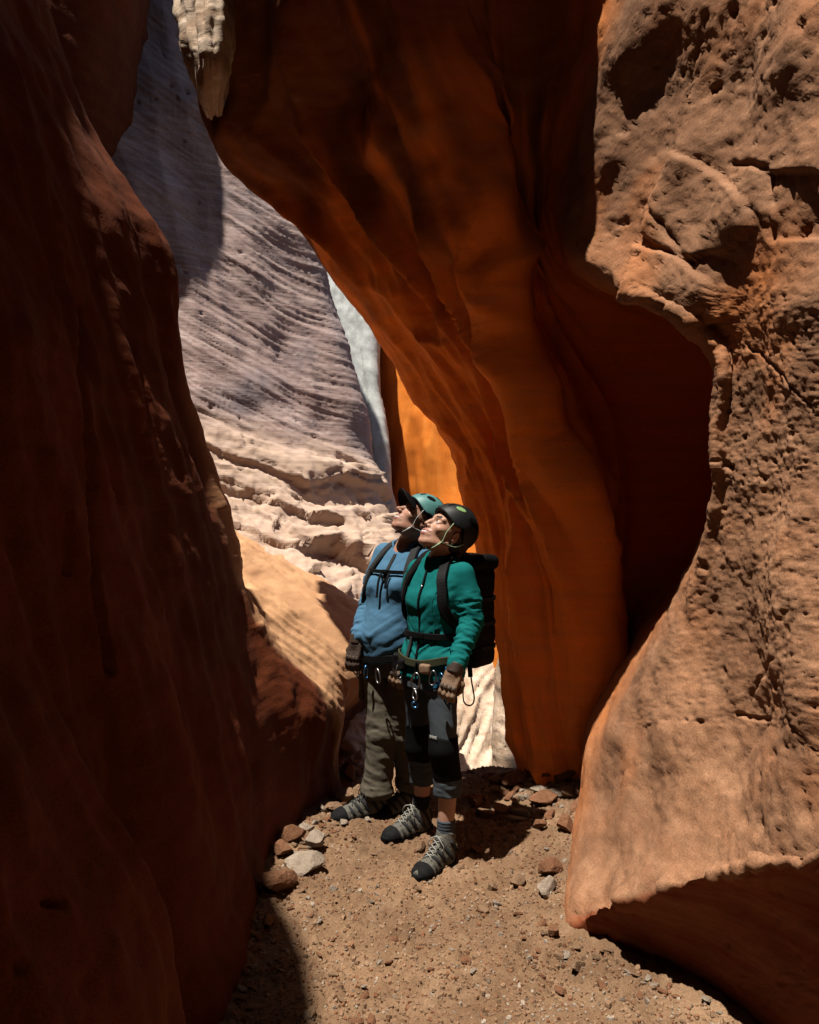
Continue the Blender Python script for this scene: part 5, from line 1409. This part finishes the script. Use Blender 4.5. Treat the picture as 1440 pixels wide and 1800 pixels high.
    for ang, m, hs in ((112, 'glove_t', (0.030, 0.018, 0.024)), (30, 'black', (0.034, 0.022, 0.040)), (70, 'black', (0.022, 0.018, 0.030))):
        q, n_ = T.at(0.925, ang, 0.022); Rq = np.stack([np.cross(n_, [0, 0, 1.0]), n_, [0, 0, 1.0]], 1)
        solid('gear_pouch', lambda p: rbox(p, q + np.array([0, 0, -0.012]), hs, 0.012, Rq) - 0.003 * fbm(p * 25, 2, 5), q - 0.09, q + 0.09, 0.005, K[m], root)
    # ---- her pack
    pk = empty('backpack', (0.31, 4.17, 0.86))
    tag(pk, 'tall black backpack on the back of the person in teal', 'backpack')
    bc = np.array([0.135, 4.01, 1.135]) - fw * 0.225
    def bag(p):
        d = rbox(p, bc, (0.128, 0.088, 0.262), 0.055, fr)
        return d - 0.006 * fbm(p * np.array([9, 9, 13.0]), 3, 77) - 0.003 * ridged(p * np.array([8, 8, 20.0]), 2, 78)
    bg_ = solid('bag', bag, bc - [0.26, 0.26, 0.31], bc + [0.26, 0.26, 0.31], 0.009, K['black'], pk)
    lid = bc + [0, 0, 0.262]
    solid('lid', lambda p: rbox(p, lid - fw * 0.006, (0.132, 0.098, 0.040), 0.034, fr) - 0.005 * fbm(p * 12, 3, 79), lid - 0.2, lid + 0.2, 0.008, K['black'], pk)
    for dz in (0.10, -0.02, -0.14):
        pts = []; nr = []
        for t in np.linspace(-200, 20, 16):
            c, s_ = math.cos(math.radians(t)), math.sin(math.radians(t)); e = 0.55
            v = fr[:, 0] * 0.134 * abs(c) ** e * np.sign(c) + fr[:, 1] * 0.094 * abs(s_) ** e * np.sign(s_)
            pts.append(bc + v + [0, 0, dz + 0.02 * c]); nr.append(v / np.linalg.norm(v))
        strap('compression_strap', pts, nr, 0.018, 0.004, K['darkgrey'], pk)
    for sg in (-1, 1):
        p0 = neck + rt * sg * 0.085; 
        pts = [p0 - fw * 0.13 + [0, 0, 0.0], p0 - fw * 0.05 + [0, 0, 0.045], p0 + fw * 0.03 + [0, 0, 0.022]]
        nrm = [np.array([0, 0, 1.0]) - fw * 0.5, np.array([0, 0, 1.0]), np.array([0, 0, 0.8]) + fw * 0.6]
        for z, ang in ((1.345, 90 - sg * 36), (1.28, 90 - sg * 42), (1.21, 90 - sg * 50), (1.15, 90 - sg * 66), (1.11, 90 - sg * 88)):
            a_ = T.at(z, ang, 0.016); pts.append(a_[0]); nrm.append(a_[1])
        pts2 = spline(pts, 5); nrm2 = spline(nrm, 5)
        strap('shoulder_strap', pts2, list(nrm2), 0.050, 0.010, K['black'], pk)
    c1 = np.array(px(826, 1160, 4.06))
    tube('cord_tail', spline([c1, c1 + [0.008, 0, -0.10], c1 + [0.022, 0, -0.19], c1 + [0.005, 0, -0.225], c1 + [-0.03, -0.01, -0.205], c1 + [-0.035, -0.01, -0.12]], 6), 0.004, K['black'], pk, 6)
    tube('webbing_tail', [c1 + [-0.005, 0, 0.02], c1 + [0.0, 0, -0.04], c1 + [0.003, 0, -0.085]], 0.01, K['black'], pk, 6, flat=(0.012, 0.004))
    return root
person_teal()

# ---------------------------------------------------------------- the man in the blue shirt
def person_blue():
    root = empty('person', (-0.07, 4.42, 0.0))
    tag(root, 'person in blue pullover, teal helmet and khaki trousers gazing upward', 'person')
    fr = frame((-0.68, -0.73)); rt, fw = fr[:, 0], fr[:, 1]
    hc = np.array(px(735, 913, 4.40)); HR = frame((-0.92, -0.39), math.radians(43), math.radians(2)); sc = 1.10
    neck = np.array([-0.005, 4.44, 1.455])
    shR = neck + rt * 0.175 + [0, 0, -0.045]; shL = neck - rt * 0.175 + [0, 0, -0.045]
    elR = np.array(px(650, 1070, 4.50)); wrR = np.array(px(630, 1118, 4.40)); haR = np.array(px(617, 1175, 4.36))
    elL = np.array([0.09, 4.36, 1.12]); wrL = np.array([-0.04, 4.29, 0.875]); haL = np.array([-0.085, 4.25, 0.72])
    hipR = np.array([-0.165, 4.47, 0.85]); hipL = np.array([-0.045, 4.37, 0.85])
    knR = np.array(px(672, 1290, 4.40)); knL = np.array(px(710, 1290, 4.42))
    footR = ((-0.125, 4.42), (-0.365, 4.285)); footL = ((0.06, 4.56), (-0.14, 4.38))
    def ank(ft, z):
        h, t = np.array(ft[0]), np.array(ft[1]); d = (t - h) / np.linalg.norm(t - h); a = h + d * 0.062
        return np.array([a[0], a[1], z])
    anR, anL = ank(footR, 0.12), ank(footL, 0.12)
    T = Torso([0.835, 0.90, 0.97, 1.05, 1.14, 1.24, 1.33, 1.41, 1.46, 1.49],
              [-0.108, -0.105, -0.100, -0.090, -0.075, -0.055, -0.035, -0.015, -0.006, -0.003],
              [4.42, 4.42, 4.42, 4.42, 4.42, 4.42, 4.425, 4.435, 4.44, 4.445],
              [0.160, 0.168, 0.172, 0.172, 0.174, 0.184, 0.186, 0.158, 0.095, 0.060],
              [0.118, 0.132, 0.142, 0.142, 0.135, 0.136, 0.122, 0.095, 0.070, 0.058], fr)
    pel = np.array([-0.105, 4.42, 0.90])
    parts = [([pel, (-0.07, 4.42, 1.15), neck - [0, 0, 0.06]], [0.11, 0.10, 0.10], 0.03),
             ([neck - [0, 0, 0.10], neck + [0, 0, 0.02], hc + HR @ np.array([0, -0.030, -0.05])], [0.066, 0.060, 0.060], 0.03),
             ([shR, elR, wrR, wrR + (haR - wrR) * 0.35], [0.044, 0.038, 0.026, 0.015], 0.02), ([shL, elL, wrL, wrL + (haL - wrL) * 0.35], [0.044, 0.038, 0.026, 0.015], 0.02),
             ([hipR, knR, anR, anR + [0, 0, -0.07]], [0.078, 0.052, 0.038, 0.034], 0.02),
             ([hipL, knL, anL, anL + [0, 0, -0.07]], [0.078, 0.052, 0.038, 0.034], 0.02)]
    zz = np.concatenate([np.arange(0.02, 1.44, 0.011), np.arange(1.44, 1.76, 0.0026)])
    lip = lambda V: lip_mask(((V - hc) @ HR) / sc)
    solid('body', body_sdf(parts, hc, HR, sc, True), (-0.46, 4.20, 0), (0.26, 4.66, 1.75), 0.0044, K['skin_m'], root, {'lip': lip}, zz)
    build_head_gear(root, hc, HR, sc, 'm')
    def shirt(p):
        d, s, t = T.sdf(p); z = p[:, 2]
        w = fbm(np.stack([p[:, 0] * 6, p[:, 1] * 6, z * 13], 1), 3, 161)
        pull = ridged(np.stack([s * 6 + z * 6, t * 5, z * 14 - np.abs(s) * 10], 1), 2, 162)
        d = d - 0.004 * w - 0.004 * pull * np.exp(-((z - 0.95) / 0.12) ** 2) - 0.0015 * pull
        d = d - 0.026 * np.exp(-((np.abs(s) - 0.085) / 0.06) ** 2 - ((z - 1.265) / 0.05) ** 2) * (t > 0)     # chest
        d = d - 0.022 * np.exp(-(s / 0.13) ** 2 - ((z - 1.00) / 0.09) ** 2) * (t > 0)                           # belly
        a1 = sleeve(p, [shR, shR * 0.5 + elR * 0.5 + [-0.006, 0, 0], elR, wrR], [0.070, 0.066, 0.056, 0.041], 163, 0.0085, 34)
        a2 = sleeve(p, [shL, elL, wrL], [0.070, 0.056, 0.041], 164, 0.0045, 40)
        d = smin(d, a1, 0.024); d = smin(d, a2, 0.024)
        nk = cone(p, neck - [0, 0, 0.05] + fw * 0.018, neck + fw * 0.02 + [0, 0, 0.10], 0.058, 0.085)
        return smax(d, -nk, 0.008)
    sh = solid('shirt', shirt, (-0.40, 4.18, 0.82), (0.26, 4.66, 1.54), 0.0062, K['blue'], root)
    def collar(p):
        ax0, ax1 = neck - [0, 0, 0.04] - fw * 0.002, neck + [0, 0, 0.050] - fw * 0.006
        d = np.abs(cone(p, ax0, ax1, 0.076, 0.094)) - 0.006
        q = p - A3(neck); z = q[:, 2]; fwd = q @ A3(fw); lat = q @ A3(rt)
        d = smax(d, np.maximum(-0.045 - z, z - 0.046 + 0.25 * np.maximum(fwd, 0)), 0.004)
        return np.where(fwd > 0, np.maximum(d, 0.022 + 0.75 * np.maximum(z + 0.03, 0) - np.abs(lat)), d)
    solid('collar', collar, neck - 0.15, neck + 0.15, 0.0042, K['blue'], root, parent=sh)
    surf_strap('placket', T, [(1.425, 90, 0), (1.36, 90, 0.002), (1.29, 90, 0.008)], 0.022, 0.003, K['darkgrey'], root, 0.005, sh)
    # a dark inner collar against the neck
    solid('neck_gaiter', lambda p: np.maximum(np.abs(cone(p, neck - [0, 0, 0.03] - fw * 0.004, neck + [0, 0, 0.055] - fw * 0.010, 0.070, 0.072)) - 0.005, np.maximum((p - A3(neck)) @ A3(fw) - 0.02, np.maximum((p - A3(neck))[:, 2] - 0.05, -0.03 - (p - A3(neck))[:, 2]))), neck - 0.13, neck + 0.13, 0.0045, K['black'], root)
    def leg(p, h, k, a, sd):
        d, al = chain(p, [h, k, a], [0.088, 0.072, 0.066], True)
        w = ridged(np.stack([al * 20, p[:, 0] * 7, p[:, 1] * 7], 1), 2, sd)
        diag = ridged(np.stack([p[:, 0] * 8 + p[:, 2] * 9, p[:, 1] * 7, p[:, 2] * 6 - p[:, 0] * 5], 1), 2, sd + 3)
        low = 0.35 + 0.9 * sstep(0.34, 0.16, p[:, 2]) + 0.6 * np.exp(-((p[:, 2] - 0.48) / 0.07) ** 2)
        return d - 0.0075 * w * low - 0.0060 * diag - 0.012 * np.exp(-((p[:, 2] - 0.16) / 0.03) ** 2)
    def trousers(p):
        a = np.maximum(leg(p, hipR, knR, anR, 171), 0.128 + 0.010 * noise3(p * 12, 5) - p[:, 2])
        b = np.maximum(leg(p, hipL, knL, anL, 172), 0.128 - p[:, 2])
        pv = np.maximum(profile(p, T.zs - 0.06, T.cx, T.cy, T.a * 0.97, T.b * 0.95, fr)[0], np.maximum(p[:, 2] - 0.93, 0.78 - p[:, 2]))
        return smin(smin(a, b, 0.012), pv, 0.035)
    tr = solid('trousers', trousers, (-0.36, 4.20, 0.10), (0.16, 4.66, 0.95), 0.0062, K['khaki'], root)
    pc = hipR * 0.62 + knR * 0.38 + rt * 0.072 + fw * 0.03
    Rp = frame(rt[:2])
    solid('cargo_pocket', lambda p: rbox(p, pc, (0.055, 0.016, 0.075), 0.012, Rp) - 0.003 * fbm(p * 20, 2, 5), pc - 0.13, pc + 0.13, 0.005, K['khaki'], root, parent=tr)
    make_boot(root, footR[0], footR[1], K['laced'], 0.295, gz(*footR[0]) - 0.004)
    make_boot(root, footL[0], footL[1], K['laced'], 0.295, gz(*footL[0]) - 0.004)
    make_glove(root, wrR + (haR - wrR) * 0.22, haR - wrR, np.array([-0.55, -0.85, 0.1]), K['glove_d'], 0.75, 1, 1.06, K['glove_d'])
    make_glove(root, wrL, haL - wrL, np.array([-0.3, -1.0, 0.1]), K['glove_t'], 0.7, -1, 1.03, K['glove_d'])
    # harness
    surf_strap('harness_belt', T, [(0.878 + 0.008 * math.sin(a * 0.06), a, 0.004) for a in np.linspace(-60, 240, 22)], 0.038, 0.006, K['black'], root, 0.006)
    for k, h in ((knR, hipR), (knL, hipL)):
        ctr = h * 0.84 + k * 0.16; ax = (k - h) / np.linalg.norm(k - h)
        e1 = np.cross(ax, [1.0, 0, 0]); e1 /= np.linalg.norm(e1); e2 = np.cross(ax, e1)
        ring = [ctr + (e1 * math.cos(t) + e2 * math.sin(t)) * 0.096 + ax * 0.014 * math.sin(2 * t) for t in np.linspace(0, 2 * math.pi, 25)]
        strap('leg_loop', ring, [(r_ - ctr) for r_ in ring], 0.032, 0.006, K['black'], root)
    for ang, dz, m, w, h in ((20, -0.075, 'anod', 0.024, 0.048), (40, -0.080, 'steel', 0.024, 0.050), (62, -0.085, 'steel', 0.026, 0.052), (85, -0.08, 'anod', 0.024, 0.046), (105, -0.09, 'steel', 0.026, 0.05)):
        q, n_ = T.at(0.885, ang, 0.026)
        oval_link('carabiner', q + [0, 0, dz], np.stack([np.cross([0, 0, 1.0], n_) * 0.8 + n_ * 0.45, n_, [0, 0, 1.0]], 1), w, h, 0.0055, K[m], root)
    q, n_ = T.at(0.87, 30, 0.03)
    Rq = np.stack([np.cross(n_, [0, 0, 1.0]), n_, [0, 0, 1.0]], 1)
    solid('gear_pouch', lambda p: rbox(p, q + np.array([0, 0, -0.03]), (0.036, 0.022, 0.042), 0.014, Rq), q - 0.09, q + 0.09, 0.005, K['bluewb'], root)
    # ---- his pack: mostly hidden behind him, straps in front
    pk = empty('backpack', (0.07, 4.58, 0.95))
    tag(pk, 'dark backpack with chest strap worn by the person in blue', 'backpack')
    bc = np.array([-0.055, 4.43, 1.20]) - fw * 0.225
    solid('bag', lambda p: rbox(p, bc, (0.14, 0.09, 0.24), 0.06, fr) - 0.006 * fbm(p * 9, 3, 177), bc - 0.32, bc + 0.32, 0.013, K['black'], pk)
    for sg in (-1, 1):
        p0 = neck + rt * sg * 0.100
        pts = [p0 - fw * 0.14 + [0, 0, -0.01], p0 - fw * 0.05 + [0, 0, 0.030], p0 + fw * 0.04 + [0, 0, 0.010]]
        nrm = [np.array([0, 0, 1.0]) - fw * 0.5, np.array([0, 0, 1.0]), np.array([0, 0, 0.8]) + fw * 0.6]
        for z, ang in ((1.37, 90 - sg * 38), (1.30, 90 - sg * 42), (1.22, 90 - sg * 50), (1.14, 90 - sg * 66), (1.08, 90 - sg * 86)):
            a_ = T.at(z, ang, 0.018); pts.append(a_[0]); nrm.append(a_[1])
        strap('shoulder_strap', spline(pts, 5), list(spline(nrm, 5)), 0.046, 0.009, K['darkgrey'], pk)
    surf_strap('chest_strap', T, [(1.335, a, 0.014) for a in np.linspace(48, 132, 8)], 0.020, 0.004, K['black'], pk, 0.010)
    q, n_ = T.at(1.335, 92, 0.032); Rb = np.stack([np.cross(n_, [0, 0, 1.0]), n_, [0, 0, 1.0]], 1)
    solid('chest_buckle', lambda p: rbox(p, q, (0.020, 0.006, 0.013), 0.004, Rb), q - 0.04, q + 0.04, 0.004, K['pad'], pk)
    for ang, z1 in ((88, 1.20), (99, 1.25)):
        tl = [T.at(z, ang + (1.33 - z) * 18, 0.030 + 0.004 * math.sin(z * 40)) for z in np.linspace(1.33, z1, 8)]
        strap('strap_tail', [a[0] for a in tl], [a[1] for a in tl], 0.016, 0.0025, K['black'], pk)
    return root
person_blue()
